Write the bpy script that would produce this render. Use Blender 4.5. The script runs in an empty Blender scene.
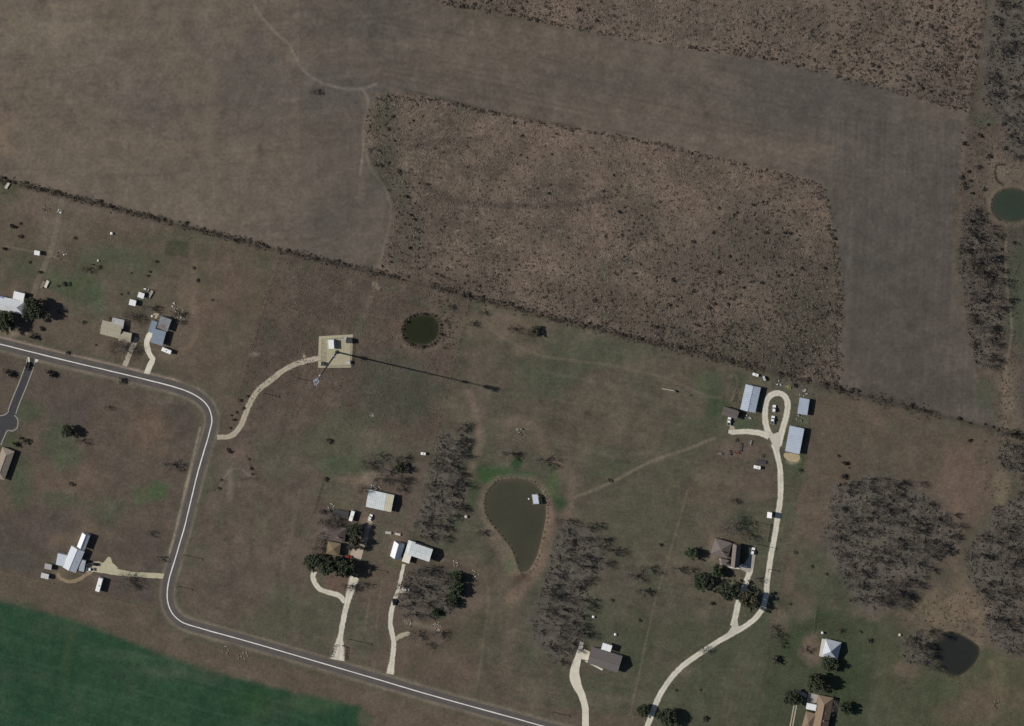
import bpy, math, random
import numpy as np
from mathutils import Vector, Matrix
random.seed(7); RNG = np.random.default_rng(11)
SC = bpy.context.scene; COL = SC.collection
# ------------------------------------------------------------------ camera
S = 0.6                     # metres per picture pixel at the middle of the ground
D = 3000.0
OFF = math.asin(34.2*S/70.0)
_u = Vector((16.0, 30.0)).normalized()
CAM = Vector((D*math.sin(OFF)*_u.x, D*math.sin(OFF)*_u.y, D*math.cos(OFF)))
ZC = CAM.normalized(); YC = (Vector((0,1,0)) - ZC*ZC.y).normalized(); XC = YC.cross(ZC)
cam = bpy.data.objects.new('camera', bpy.data.cameras.new('camera')); COL.objects.link(cam)
M = Matrix((XC, YC, ZC)).transposed().to_4x4(); M.translation = CAM; cam.matrix_world = M
cam.data.sensor_width = 36; cam.data.lens = 36*D/(1024*S); cam.data.clip_start = 10; cam.data.clip_end = 30000
SC.camera = cam
def P(px, py, z=0.0):
    """point of the plane at height z seen at picture position px,py"""
    d = XC*((px-512)*S/D) - YC*((py-363)*S/D) - ZC
    t = (z-CAM.z)/d.z
    return CAM + d*t
def PN(px, py):
    dx = (px-512)*S/D; dy = -(py-363)*S/D
    d = [XC[i]*dx + YC[i]*dy - ZC[i] for i in range(3)]
    t = -CAM.z/d[2]
    return CAM.x+d[0]*t, CAM.y+d[1]*t
# ------------------------------------------------------------------ light
sh = P(497, 389.3)-P(337, 352); SHL = sh.length; SD = sh.normalized()
ELEV = math.atan(70.0/SHL); SUNV = Vector((-SD.x*math.cos(ELEV), -SD.y*math.cos(ELEV), math.sin(ELEV)))
w = bpy.data.worlds.new('World'); SC.world = w; w.use_nodes = True
nt = w.node_tree; bg = nt.nodes['Background']; sky = nt.nodes.new('ShaderNodeTexSky')
sky.sky_type = 'NISHITA'; sky.sun_disc = False; sky.sun_elevation = ELEV
sky.sun_rotation = math.atan2(SUNV.x, SUNV.y)
nt.links.new(sky.outputs[0], bg.inputs[0]); bg.inputs[1].default_value = 0.05
sl = bpy.data.lights.new('sun', 'SUN'); sl.energy = 4.2; sl.angle = math.radians(0.5); sl.color = (1.0, 0.95, 0.87)
so = bpy.data.objects.new('sun', sl); COL.objects.link(so)
so.rotation_euler = SUNV.to_track_quat('Z', 'Y').to_euler(); so.location = (0, 0, 300)
SC.view_settings.view_transform = 'Standard'; SC.view_settings.look = 'None'
SC.view_settings.exposure = 0.1; SC.view_settings.gamma = 1.0; SC.view_settings.use_curve_mapping = False
KRGB = (0.96, 0.935, 0.90)   # radiance of a white sheet on the ground under this light

# ------------------------------------------------------------------ colour and material helpers
def lin(c):
    c = np.asarray(c, float)/255.0
    return np.where(c <= 0.04045, c/12.92, ((c+0.055)/1.055)**2.4)
def alb(c):
    a = lin(c)/np.array(KRGB)
    return tuple(float(min(0.85, v)) for v in a)
def newmat(name, rough=0.9):
    m = bpy.data.materials.new(name); m.use_nodes = True
    b = m.node_tree.nodes['Principled BSDF']; b.inputs['Roughness'].default_value = rough
    b.inputs['Specular IOR Level'].default_value = 0.25
    return m, m.node_tree, b
def mixmul(t, a, fac_socket, lo, hi, f0=0.0, f1=1.0):
    mr = t.nodes.new('ShaderNodeMapRange'); mr.inputs['From Min'].default_value = f0; mr.inputs['From Max'].default_value = f1; mr.inputs['To Min'].default_value = lo; mr.inputs['To Max'].default_value = hi
    t.links.new(fac_socket, mr.inputs['Value'])
    vm = t.nodes.new('ShaderNodeVectorMath'); vm.operation = 'SCALE'
    t.links.new(a, vm.inputs[0]); t.links.new(mr.outputs[0], vm.inputs['Scale'])
    return vm.outputs[0]
def noise(t, scale, detail=4, rough=0.6, coord='Object', stretch=None):
    tc = t.nodes.new('ShaderNodeTexCoord'); n = t.nodes.new('ShaderNodeTexNoise')
    n.inputs['Scale'].default_value = scale; n.inputs['Detail'].default_value = detail; n.inputs['Roughness'].default_value = rough
    src = tc.outputs[coord]
    if stretch:
        mp = t.nodes.new('ShaderNodeMapping'); mp.inputs['Scale'].default_value = stretch[0]; mp.inputs['Rotation'].default_value = (0, 0, stretch[1])
        t.links.new(src, mp.inputs['Vector']); src = mp.outputs[0]
    t.links.new(src, n.inputs['Vector']); return n.outputs['Fac']
def rgbnode(t, c):
    r = t.nodes.new('ShaderNodeRGB'); r.outputs[0].default_value = (*c, 1); return r.outputs[0]
_mats = {}
def plain(name, c, rough=0.8, var=0.25, scale=0.6, metal=0.0, objvar=0.0, spec=None):
    """weathered surface: colour (as linear albedo) broken up by noise"""
    if name in _mats: return _mats[name]
    m, t, b = newmat(name, rough)
    s = mixmul(t, rgbnode(t, c), noise(t, scale, 5, 0.65), 1-var*1.6, 1+var*1.6)
    if objvar:
        oi = t.nodes.new('ShaderNodeObjectInfo'); s = mixmul(t, s, oi.outputs['Random'], 1-objvar, 1+objvar)
    t.links.new(s, b.inputs['Base Color']); b.inputs['Metallic'].default_value = metal
    if spec is not None: b.inputs['Specular IOR Level'].default_value = spec
    _mats[name] = m; return m
def sheet_metal(name, c, var=0.18, rust=0.0, pitch=1.2, ang=0.0):
    """painted sheet roof: seams across the slope, streaky weathering"""
    if name in _mats: return _mats[name]
    m, t, b = newmat(name, 0.5)
    s = mixmul(t, rgbnode(t, c), noise(t, 0.35, 5, 0.6), 1-var, 1+var)
    s = mixmul(t, s, noise(t, 1.0, 3, 0.6, stretch=((2.2, 0.25, 0.25), ang)), 0.86, 1.14)
    tc = t.nodes.new('ShaderNodeTexCoord'); mp = t.nodes.new('ShaderNodeMapping'); mp.inputs['Rotation'].default_value = (0, 0, ang)
    t.links.new(tc.outputs['Object'], mp.inputs['Vector'])
    wv = t.nodes.new('ShaderNodeTexWave'); wv.inputs['Scale'].default_value = 0.314/pitch*1.0; t.links.new(mp.outputs[0], wv.inputs['Vector'])
    cr = t.nodes.new('ShaderNodeValToRGB'); cr.color_ramp.elements[0].position = 0.0; cr.color_ramp.elements[1].position = 0.25
    t.links.new(wv.outputs['Fac'], cr.inputs[0]); s = mixmul(t, s, cr.outputs[0], 0.8, 1.03)
    if rust:
        mx = t.nodes.new('ShaderNodeMix'); mx.data_type = 'RGBA'
        cr2 = t.nodes.new('ShaderNodeValToRGB'); cr2.color_ramp.elements[0].position = 0.62-rust*0.3; cr2.color_ramp.elements[1].position = 0.75-rust*0.2
        t.links.new(noise(t, 0.22, 5, 0.7), cr2.inputs[0]); t.links.new(cr2.outputs[0], mx.inputs[0])
        t.links.new(s, mx.inputs[6]); mx.inputs[7].default_value = (0.19, 0.15, 0.125, 1); s = mx.outputs[2]
    t.links.new(s, b.inputs['Base Color'])
    _mats[name] = m; return m
def attr_mat(name, fine=0.3, scale=1.1, bump=0.3, stretch=None, spread=(0.62, 1.38)):
    """ground: the surface's own colour from its colour attribute, broken up by fine noise"""
    m, t, b = newmat(name, 1.0); b.inputs['Specular IOR Level'].default_value = 0.0
    a = t.nodes.new('ShaderNodeAttribute'); a.attribute_name = 'soil'
    n1 = noise(t, scale, 6, 0.75)
    s = mixmul(t, a.outputs['Color'], n1, spread[0], spread[1], 0.28, 0.72)
    s = mixmul(t, s, noise(t, 0.45, 5, 0.7), 0.8, 1.2, 0.28, 0.72); s = mixmul(t, s, noise(t, 0.09, 4, 0.6), 0.88, 1.12, 0.25, 0.75)
    if stretch: s = mixmul(t, s, noise(t, 1.0, 3, 0.5, stretch=stretch), 0.86, 1.14)
    t.links.new(s, b.inputs['Base Color'])
    bp = t.nodes.new('ShaderNodeBump'); bp.inputs['Strength'].default_value = bump; bp.inputs['Distance'].default_value = 0.35
    t.links.new(n1, bp.inputs['Height']); t.links.new(bp.outputs[0], b.inputs['Normal'])
    return m
# ------------------------------------------------------------------ object helpers
def tag(o, label=None, cat=None, group=None, kind=None):
    if label: o['label'] = label
    if cat: o['category'] = cat
    if group: o['group'] = group
    if kind: o['kind'] = kind
    return o
def empty(name, loc, label, cat, group=None):
    o = bpy.data.objects.new(name, None); COL.objects.link(o); o.location = loc; o.empty_display_size = 0.5
    return tag(o, label, cat, group)
class MB:
    def __init__(s): s.v = []; s.f = []; s.m = []
    def add(s, vs, fs, mi=0):
        k = len(s.v); s.v += [tuple(x) for x in vs]; s.f += [tuple(i+k for i in f) for f in fs]; s.m += [mi]*len(fs)
    def box(s, c, sz, rot=0.0, mi=0, taper=1.0):
        hx, hy, hz = sz[0]/2, sz[1]/2, sz[2]/2; cs, sn = math.cos(rot), math.sin(rot); vs = []
        for z, k in ((-hz, 1.0), (hz, taper)):
            for x, y in ((-hx, -hy), (hx, -hy), (hx, hy), (-hx, hy)):
                x *= k; y *= k; vs.append((c[0]+x*cs-y*sn, c[1]+x*sn+y*cs, c[2]+z))
        s.add(vs, [(3,2,1,0),(4,5,6,7),(0,1,5,4),(1,2,6,5),(2,3,7,6),(3,0,4,7)], mi)
    def tube(s, p, q, r0, r1=None, n=6, mi=0, caps=True):
        p = Vector(p); q = Vector(q); r1 = r0 if r1 is None else r1; d = q-p
        if d.length < 1e-6: return
        d.normalize(); a = d.cross(Vector((0,0,1)) if abs(d.z) < 0.9 else Vector((1,0,0))).normalized(); b = d.cross(a)
        vs = []
        for c, r in ((p, r0), (q, r1)):
            for i in range(n):
                t = 2*math.pi*i/n; vs.append(c+a*(r*math.cos(t))+b*(r*math.sin(t)))
        fs = [(i, (i+1)%n, n+(i+1)%n, n+i) for i in range(n)]
        if caps: fs += [tuple(range(n-1, -1, -1)), tuple(range(n, 2*n))]
        s.add(vs, fs, mi)
    def mesh(s, name, mats):
        me = bpy.data.meshes.new(name); me.from_pydata(s.v, [], s.f)
        for m in (mats if isinstance(mats, (list, tuple)) else [mats]): me.materials.append(m)
        if any(s.m): me.polygons.foreach_set('material_index', s.m)
        me.update(); return me
    def build(s, name, mats, parent=None):
        o = bpy.data.objects.new(name, s.mesh(name, mats)); COL.objects.link(o); o.parent = parent; return o
def structure(o): o['kind'] = 'structure'; return o

# ------------------------------------------------------------------ GROUND: one painted grid, split into its fields
X0, X1, Y0, Y1, ST = -100, 1124, -100, 826, 1.25
gx = np.arange(X0, X1+0.01, ST); gy = np.arange(Y0, Y1+0.01, ST)
PX, PY = np.meshgrid(gx, gy); NY, NX = PX.shape
def vnoise(x, y, seed):
    r = np.random.default_rng(seed); T = r.random((256, 256))
    xi = np.floor(x).astype(int); yi = np.floor(y).astype(int); fx = x-xi; fy = y-yi
    fx = fx*fx*(3-2*fx); fy = fy*fy*(3-2*fy)
    a = T[yi%256, xi%256]; b = T[yi%256, (xi+1)%256]; c = T[(yi+1)%256, xi%256]; d = T[(yi+1)%256, (xi+1)%256]
    return (a*(1-fx)+b*fx)*(1-fy)+(c*(1-fx)+d*fx)*fy
def fbm(sx, sy=None, seed=0, ang=0.0, octv=4, gain=0.55):
    sy = sy or sx; c, s = math.cos(math.radians(ang)), math.sin(math.radians(ang))
    u = (PX*c+PY*s)/sx+37.0; v = (-PX*s+PY*c)/sy+91.0; o = 0; a = 1; tot = 0
    for k in range(octv): o = o+a*vnoise(u*2**k, v*2**k, seed*13+k); tot += a; a *= gain
    return o/tot
def smooth(poly, n=4):
    p = [np.array(q, float) for q in poly]; out = []
    for i in range(len(p)):
        a, b, c, d = p[i-1], p[i], p[(i+1) % len(p)], p[(i+2) % len(p)]
        for k in range(n):
            t = k/n; out.append(tuple(0.5*((2*b)+(-a+c)*t+(2*a-5*b+4*c-d)*t*t+(-a+3*b-3*c+d)*t**3)))
    return out
def curve(pts, n=6):
    p = [np.array(q, float) for q in pts]; p = [2*p[0]-p[1]]+p+[2*p[-1]-p[-2]]; out = []
    for i in range(1, len(p)-2):
        a, b, c, d = p[i-1], p[i], p[i+1], p[i+2]
        for k in range(n):
            t = k/n; out.append(0.5*((2*b)+(-a+c)*t+(2*a-5*b+4*c-d)*t*t+(-a+3*b-3*c+d)*t**3))
    out.append(p[-2]); return out
def sl_box(x0, x1, y0, y1, pad):
    i0 = max(0, int((y0-pad-Y0)/ST)); i1 = min(NY, int((y1+pad-Y0)/ST)+2)
    j0 = max(0, int((x0-pad-X0)/ST)); j1 = min(NX, int((x1+pad-X0)/ST)+2)
    return slice(i0, max(i0, i1)), slice(j0, max(j0, j1))
def seg_dist(x, y, pts, close=False):
    d = np.full(x.shape, 1e9); n = len(pts)
    for i in range(n if close else n-1):
        (ax, ay), (bx, by) = pts[i], pts[(i+1) % n]; ex, ey = bx-ax, by-ay; l = ex*ex+ey*ey+1e-9
        t = np.clip(((x-ax)*ex+(y-ay)*ey)/l, 0, 1); d = np.minimum(d, (x-ax-t*ex)**2+(y-ay-t*ey)**2)
    return np.sqrt(d)
def inside(x, y, pts):
    r = np.zeros(np.shape(x), bool); n = len(pts)
    for i in range(n):
        (ax, ay), (bx, by) = pts[i], pts[(i+1) % n]
        if ay == by: continue
        c = ((ay > y) != (by > y)) & (x < (bx-ax)*(y-ay)/(by-ay)+ax); r ^= c
    return r
def inpt(x, y, pts): return bool(inside(np.array([x]), np.array([y]), pts)[0])
WOB = (fbm(9, seed=71)-0.5)*9                                  # wobble for edges
WOB2 = (fbm(22, seed=72)-0.5)*1.0
C = np.zeros((NY, NX, 3))
def lay(sl, a, col):
    a = np.clip(a, 0, 1)[..., None]; C[sl] = C[sl]*(1-a)+np.array(col, float)*a
def p_poly(poly, col, alpha=1.0, soft=4.0, wob=1.0, var=None):
    xs = [p[0] for p in poly]; ys = [p[1] for p in poly]; s = sl_box(min(xs), max(xs), min(ys), max(ys), soft+8)
    x, y = PX[s], PY[s]; d = seg_dist(x, y, poly, True); d = np.where(inside(x, y, poly), d, -d)+WOB[s]*wob
    a = np.clip(d/soft+0.5, 0, 1)*alpha
    if var is not None: a = a*var[s]
    lay(s, a, col)
def p_blob(x, y, rx, ry, col, alpha=0.8, ang=0.0):
    r = max(rx, ry)*1.8; s = sl_box(x-r, x+r, y-r, y+r, 2); c, n = math.cos(math.radians(ang)), math.sin(math.radians(ang))
    u = ((PX[s]-x)*c+(PY[s]-y)*n)/rx; v = (-(PX[s]-x)*n+(PY[s]-y)*c)/ry
    q = np.sqrt(u*u+v*v)+WOB[s]*0.09+WOB2[s]*0.7; lay(s, np.clip((1.25-q)/0.75, 0, 1)*alpha, col)
def p_line(pts, wpx, col, alpha=0.8, soft=1.2, brk=0.0):
    c = [tuple(q) for q in curve(pts, 5)]; xs = [q[0] for q in c]; ys = [q[1] for q in c]
    s = sl_box(min(xs), max(xs), min(ys), max(ys), wpx+6); d = seg_dist(PX[s], PY[s], c)+WOB[s]*0.12
    a = np.clip((wpx/2-d)/soft+0.5, 0, 1)*alpha
    if brk: a = a*np.clip(1-brk+brk*2*N_MED[s], 0, 1)
    lay(s, a, col)
N_MED = fbm(14, seed=5); N_BIG = fbm(70, seed=6); N_HUGE = fbm(170, seed=8); N_FINE = fbm(4, seed=9, octv=3)
def st(n, lo, hi): return np.clip((n-lo)/(hi-lo), 0, 1)
# --- region outlines (picture positions on the ground)
DIAG = [(-110,152),(0,180),(105,206),(280,251),(376,273),(470,297),(600,330),(700,354),(813,383),(1024,437),(1130,464)]
def diag_y(x): return np.interp(x, [p[0] for p in DIAG], [p[1] for p in DIAG])
BRUSH = [(368,108),(378,96),(392,90),(430,97),(470,106),(530,120),(590,130),(650,140),(720,157),(790,174),(822,184),(830,215),(836,250),(841,290),(843,320),(838,350),(838,388),(813,382),(700,353),(600,329),(500,304),(420,284),(378,273),(386,245),(394,218),(390,195),(379,175),(368,155),(363,130)]
BRUSHTOP = [(420,-110),(430,-8),(440,3),(480,10),(520,18),(560,27),(600,33),(640,41),(700,50),(760,58),(830,72),(905,92),(945,108),(972,112),(978,60),(990,-20),(1000,-110)]
STRIP = [(985,-110),(985,0),(978,60),(968,120),(966,158),(952,212),(956,270),(965,317),(971,364),(990,402),(1000,430),(1130,464),(1130,-110)]
CROP = [(-110,575),(0,598),(29,604),(73,620),(117,636),(147,648),(176,659),(211,671),(264,686),(314,697),(360,706),(374,716),(370,726),(362,760),(350,830),(-110,830)]
POND = smooth([(486,505),(487,495),(493,486),(502,481),(516,479.6),(530,482),(538.5,488.5),(543.5,497),(545.7,506),(545.5,518),(543,531),(539,548),(534,562),(527,571),(521,570.5),(517,560),(511,546),(502,534.5),(493,524),(487.5,515)], 3)
POND_NE = smooth([(992,206),(995,196),(1003,190),(1014,189),(1025,192),(1031,203),(1028,216),(1016,222),(1003,220),(995,214)], 3)
POND_W = smooth([(404,329),(407,322),(414,317),(424,315),(434,317),(439,325),(438.5,334),(433,342),(423,345),(412,343),(405.5,337)], 3)
POND_SE = smooth([(936,643),(943,634),(953,632.5),(965,637),(979,647),(978,658),(970.7,668),(959,676),(949,675),(941,665),(936,656)], 2)
# --- base pasture
C[:] = (88, 78, 66)
lay(np.s_[:], st(N_BIG, 0.42, 0.66)*0.75, (76, 76, 60)); lay(np.s_[:], st(N_HUGE, 0.5, 0.68)*0.6, (97, 81, 70))
lay(np.s_[:], st(fbm(30, seed=21), 0.55, 0.75)*0.5, (103, 88, 75)); lay(np.s_[:], st(fbm(24, seed=22), 0.56, 0.74)*0.45, (66, 66, 53))
# west parcels
W1 = [(-110,152),(280,251),(236,400),(190,388),(-110,318)]
p_poly(W1, (92,81,69), 0.8, 6); p_poly(W1, (76,78,60), 0.45, 6, var=st(fbm(26, seed=31), 0.5, 0.66))
for b in [(100,262,30,16,(66,80,54)),(145,262,26,14,(66,80,54)),(85,290,24,16,(64,82,54)),(60,283,16,9,(62,82,52)),(40,270,40,10,(72,82,58)),(95,300,10,24,(66,80,56)),(8,188,14,16,(66,80,54)),(150,235,26,10,(72,80,60)),(165,305,18,12,(84,84,64)),(205,275,14,16,(76,80,62))]: p_blob(*b, 0.42)
for b in [(40,205,34,22,(104,91,80)),(60,235,26,20,(102,91,78)),(130,228,34,16,(96,80,70)),(225,285,36,40,(98,82,68)),(120,350,50,10,(98,84,70)),(205,345,26,30,(98,82,68)),(185,300,8,24,(106,92,76))]: p_blob(*b, 0.6)
p_poly([(167,240),(189,243),(187,257),(165,255)], (68,70,52), 0.75, 2, 0.5)
p_line([(62,200),(55,235),(47,260),(36,285),(33,295)], 5, (112,100,86), 0.7); p_line([(5,246),(40,253),(70,262)], 1.6, (116,104,86), 0.7)
p_line([(195,258),(193,300),(196,330),(188,348),(175,356),(160,358)], 7, (108,93,77), 0.6, 4)
p_line([(150,288),(168,280),(185,286),(194,300)], 5, (106,92,76), 0.5, 3)
# ploughed land
PL = [(-110,-110),(420,-110),(430,-8),(480,10),(560,27),(640,41),(700,50),(830,72),(905,92),(972,112),(966,158),(952,212),(956,270),(965,317),(971,364),(990,402),(1000,430)]+[(x, float(diag_y(x))) for x in (813,700,600,470,376,280,105,0,-110)]
p_poly(PL, (91,83,74), 1.0, 2.5, 0.35)
ip = inside(PX, PY, PL)
def inl(a, col, m=None): lay(np.s_[:], a*(ip if m is None else m), col)
inl(st(N_HUGE, 0.4, 0.7)*0.6, (104,93,80)); inl(st(fbm(95, seed=41), 0.46, 0.68)*0.65, (82,76,70)); inl(st(fbm(130,30, seed=42, ang=14), 0.5, 0.7)*0.45, (96,85,74))
west = ip & (PX < 420)
inl(0.38, (116,101,86), west & (PX < 300)); inl(np.clip((345-PX)/60,0,1)*0.2, (116,101,86), west); inl(st(fbm(60, seed=46), 0.5, 0.66)*0.35, (112,97,83), west); inl(st(fbm(42, seed=87), 0.54, 0.7)*0.35, (92,87,80), west); inl(st(fbm(5,70, seed=45, ang=10), 0.5, 0.75)*0.2, (78,72,66), west); inl(st(fbm(70,6, seed=49, ang=-6, octv=3), 0.48, 0.72)*0.35, (103,93,81), west); inl(st(fbm(50,5, seed=50, ang=-4, octv=3), 0.52, 0.75)*0.3, (80,74,68), west)
top = ip & (PY < 190) & (PX > 380)
inl(st(fbm(60,2.2, seed=43, ang=13, octv=3), 0.45, 0.75)*0.35, (101,91,79), top); inl(st(fbm(80,3, seed=47, ang=11, octv=3), 0.5, 0.75)*0.35, (72,67,61), top)
east = ip & (PX > 815) & (PY > 120)
inl(st(fbm(2.0,90, seed=44, ang=2, octv=2), 0.45, 0.75)*0.42, (102,93,84), east); inl(st(fbm(2.6,120, seed=48, ang=2, octv=2), 0.48, 0.75)*0.42, (74,70,66), east)
for b in [(45,32,50,24,(122,110,92)),(70,55,50,30,(108,97,85)),(130,70,60,40,(104,94,82)),(70,150,90,26,(106,94,81)),(0,135,16,30,(124,104,86)),(210,190,80,36,(104,94,82)),(170,205,120,24,(106,94,82)),(225,30,30,40,(106,94,82)),(280,190,40,40,(100,90,79)),(330,150,22,50,(92,83,74)),(790,152,60,16,(113,101,86)),(720,140,60,10,(106,95,82)),(900,180,40,50,(88,81,74)),(330,225,36,30,(86,80,72)),(900,330,70,80,(76,70,64)),(890,400,80,30,(76,70,63)),(905,240,60,60,(80,75,68)),(600,80,90,20,(82,77,70)),(800,100,90,20,(84,78,72)),(250,90,36,60,(84,79,73)),(150,105,34,24,(84,78,72))]: p_blob(*b, 0.5)
TR = [(250,-8),(256,8),(265,21),(278,35),(288,43),(296,58),(304,71),(320,82),(338,87.5),(360,89),(376,84)]
p_line(TR, 2.6, (122,113,101), 0.6, 1.5); p_line([(362,89),(368,99),(366,115),(363,135),(363,150),(360,175)], 2.4, (122,110,97), 0.65); p_line([(365,150),(372,170),(386,190),(391,214),(386,240),(379,265)], 2.2, (122,110,96), 0.7)
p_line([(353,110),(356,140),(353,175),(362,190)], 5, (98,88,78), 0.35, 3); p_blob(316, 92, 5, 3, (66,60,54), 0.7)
p_line([(958,270),(966,317),(972,364),(982,388)], 2.2, (112,98,84), 0.5)
# dry brush blocks
p_poly(BRUSH, (104,90,78), 1.0, 5, 1.1); p_poly(BRUSHTOP, (103,90,79), 1.0, 5, 1.1)
ib = inside(PX, PY, BRUSH) | inside(PX, PY, BRUSHTOP)
lay(np.s_[:], ib*st(fbm(40,18, seed=51, ang=14), 0.45, 0.7)*0.5, (92,80,70)); lay(np.s_[:], ib*st(fbm(34, seed=52), 0.5, 0.68)*0.55, (84,79,68)); lay(np.s_[:], ib*st(fbm(15, seed=85), 0.55, 0.75)*0.4, (80,72,62)); lay(np.s_[:], ib*st(fbm(55, seed=86), 0.5, 0.68)*0.5, (117,99,86)); lay(np.s_[:], ib*st(fbm(28, seed=90), 0.53, 0.7)*0.5, (76,70,59)); lay(np.s_[:], ib*st(fbm(2.2, seed=53, octv=2), 0.55, 0.8)*0.4, (134,117,103)); lay(np.s_[:], ib*st(fbm(2.6, seed=54, octv=2), 0.55, 0.8)*0.45, (80,70,61))
for b in [(383,115,15,20,(72,72,58)),(385,160,14,26,(68,68,56)),(400,190,12,22,(70,70,58)),(405,230,20,40,(82,76,66)),(700,270,60,36,(82,74,64)),(760,250,60,45,(84,77,67)),(800,320,40,50,(80,74,62)),(640,215,22,30,(80,76,64)),(600,300,90,16,(84,76,64)),(470,285,60,12,(84,74,64)),(690,340,110,12,(72,68,57)),(775,345,60,26,(72,68,57)),(815,300,26,60,(72,67,57)),(760,250,50,24,(78,72,62)),(480,12,50,12,(80,74,63)),(940,90,30,20,(84,76,66))]: p_blob(*b, 0.6, 14)
p_line([(410,148),(435,142),(460,142),(490,137)], 5, (76,68,60), 0.55, 3); p_line([(420,180),(445,198),(480,204),(520,206),(570,205),(610,196)], 6, (74,66,58), 0.6, 3)
p_line([(450,166),(475,168),(500,172)], 4, (80,70,61), 0.4, 3); p_line([(405,90),(440,98),(480,108),(530,119),(580,128)], 3, (66,60,52), 0.5, 2)
# east edge beyond the ploughed strip
p_poly(STRIP, (88,78,68), 1.0, 4, 0.6); p_poly(STRIP, (68,66,56), 0.6, 4, var=st(fbm(22, seed=55), 0.48, 0.66))
for b in [(1000,170,30,26,(100,88,76)),(1000,190,14,40,(106,93,80)),(990,330,10,60,(110,95,80)),(1020,300,14,60,(70,76,60)),(1012,400,14,46,(112,97,80)),(985,395,10,18,(72,76,60)),(985,120,14,8,(72,75,60)),(1030,400,16,40,(76,70,68)),(1000,60,18,50,(80,74,68)),(980,290,16,70,(82,74,66))]: p_blob(*b, 0.75)
p_line([(1006,240),(1006,280),(1012,330),(1004,380),(1006,430)], 3, (116,102,86), 0.6)
p_line([(1005,165),(997,165),(995,172),(997,180),(1003,185)], 1.6, (40,36,32), 0.9)
# tower parcel: rough dark grass
TP = [(281,254),(468,300),(434,442),(248,400),(238,395)]
p_poly(TP, (86,74,65), 0.8, 9, 1.3); p_poly(TP, (98,85,74), 0.5, 9, var=st(fbm(16, seed=56), 0.5, 0.7)); p_poly(TP, (70,61,54), 0.45, 9, var=st(fbm(3, seed=57, octv=2), 0.5, 0.75))
for b in [(395,395,50,32,(68,72,58)),(385,365,36,16,(78,76,64)),(350,420,30,14,(82,80,64)),(422,330,28,24,(104,88,74)),(450,330,16,24,(90,82,70))]: p_blob(*b, 0.65)
p_line([(376,284),(370,300),(360,325),(355,335)], 4, (112,98,84), 0.45, 3); p_line([(374,284),(378,288)], 5, (126,116,98), 0.7); p_poly(TP, (74,75,60), 0.5, 9, var=st(fbm(30, seed=92), 0.52, 0.7)); p_blob(254, 354, 5, 2.5, (130,122,106), 0.7); p_blob(304.5, 356, 1.6, 3, (158,146,120), 0.9)
p_line([(430,290),(448,298),(452,310),(444,318),(448,330),(440,346),(420,352),(404,346)], 2, (108,90,78), 0.5)
# middle pasture
MP = [(470,299),(811,385),(778,596),(752,730),(470,695),(496,570),(410,540)]
p_poly(MP, (83,77,65), 0.85, 6); p_poly(MP, (90,81,68), 0.6, 6, var=st(fbm(60,14, seed=58, ang=160), 0.48, 0.66)); p_poly(MP, (74,77,60), 0.65, 6, var=st(fbm(36, seed=59), 0.5, 0.66)); p_poly(MP, (103,93,77), 0.45, 6, var=st(fbm(28, seed=88), 0.56, 0.7)); p_poly(MP, (70,66,54), 0.4, 6, var=st(fbm(9, seed=89), 0.58, 0.74)); p_poly(MP, (98,88,75), 0.35, 6, var=st(fbm(80,2.5, seed=60, ang=9, octv=3), 0.52, 0.75))
for b in [(500,325,40,14,(106,91,76)),(530,350,18,8,(108,92,76)),(480,400,14,50,(94,84,72)),(545,375,36,20,(72,76,60)),(600,350,60,14,(78,80,64)),(710,383,18,14,(64,75,54)),(716,406,12,14,(56,72,48)),(740,378,9,10,(62,72,54)),(700,380,10,10,(84,84,64)),(738,430,60,14,(80,79,64)),(740,452,26,20,(86,78,67)),(758,488,20,18,(100,84,74)),(745,448,26,14,(94,80,70)),(700,497,22,9,(96,80,69)),(716,545,10,20,(112,98,84)),(640,520,60,40,(80,78,62)),(700,640,40,30,(70,74,56)),(660,690,30,30,(76,78,60)),(640,640,20,30,(70,75,56)),(600,625,30,20,(76,78,62)),(740,520,14,9,(70,76,58)),(765,535,14,24,(80,80,64))]: p_blob(*b, 0.65)
p_line([(490,330),(530,352),(570,360),(610,365),(660,376),(705,395),(722,398)], 2, (112,99,84), 0.5, 1.5, 0.5); p_line([(550,398),(600,410),(680,425)], 1.6, (100,90,76), 0.4); p_line([(575,497),(610,483),(650,462),(690,448),(715,438)], 3, (116,104,88), 0.7, 2)
p_line([(470,395),(476,415),(480,440),(474,462),(468,480)], 8, (112,96,82), 0.7, 5); p_line([(484,330),(474,360),(472,395)], 3, (100,86,74), 0.35, 3)
p_line([(508,424),(520,420),(536,430),(545,452),(566,470),(572,490),(566,515)], 9, (112,95,81), 0.6, 6); p_line([(440,432),(452,470),(470,490)], 3, (108,94,80), 0.4, 3); p_line([(545,372),(610,385),(690,410)], 3, (104,96,82), 0.35, 3); p_line([(560,440),(620,455),(690,445)], 5, (98,92,78), 0.35, 4); p_line([(687,491),(678,525),(664,572),(654,605),(642,660),(630,715)], 1.8, (110,100,84), 0.55)
p_line([(735,455),(748,450),(742,470),(738,500)], 3, (100,88,76), 0.5, 2); p_line([(727,378),(736,376),(738,390),(731,400)], 2, (116,102,88), 0.5)
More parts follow.
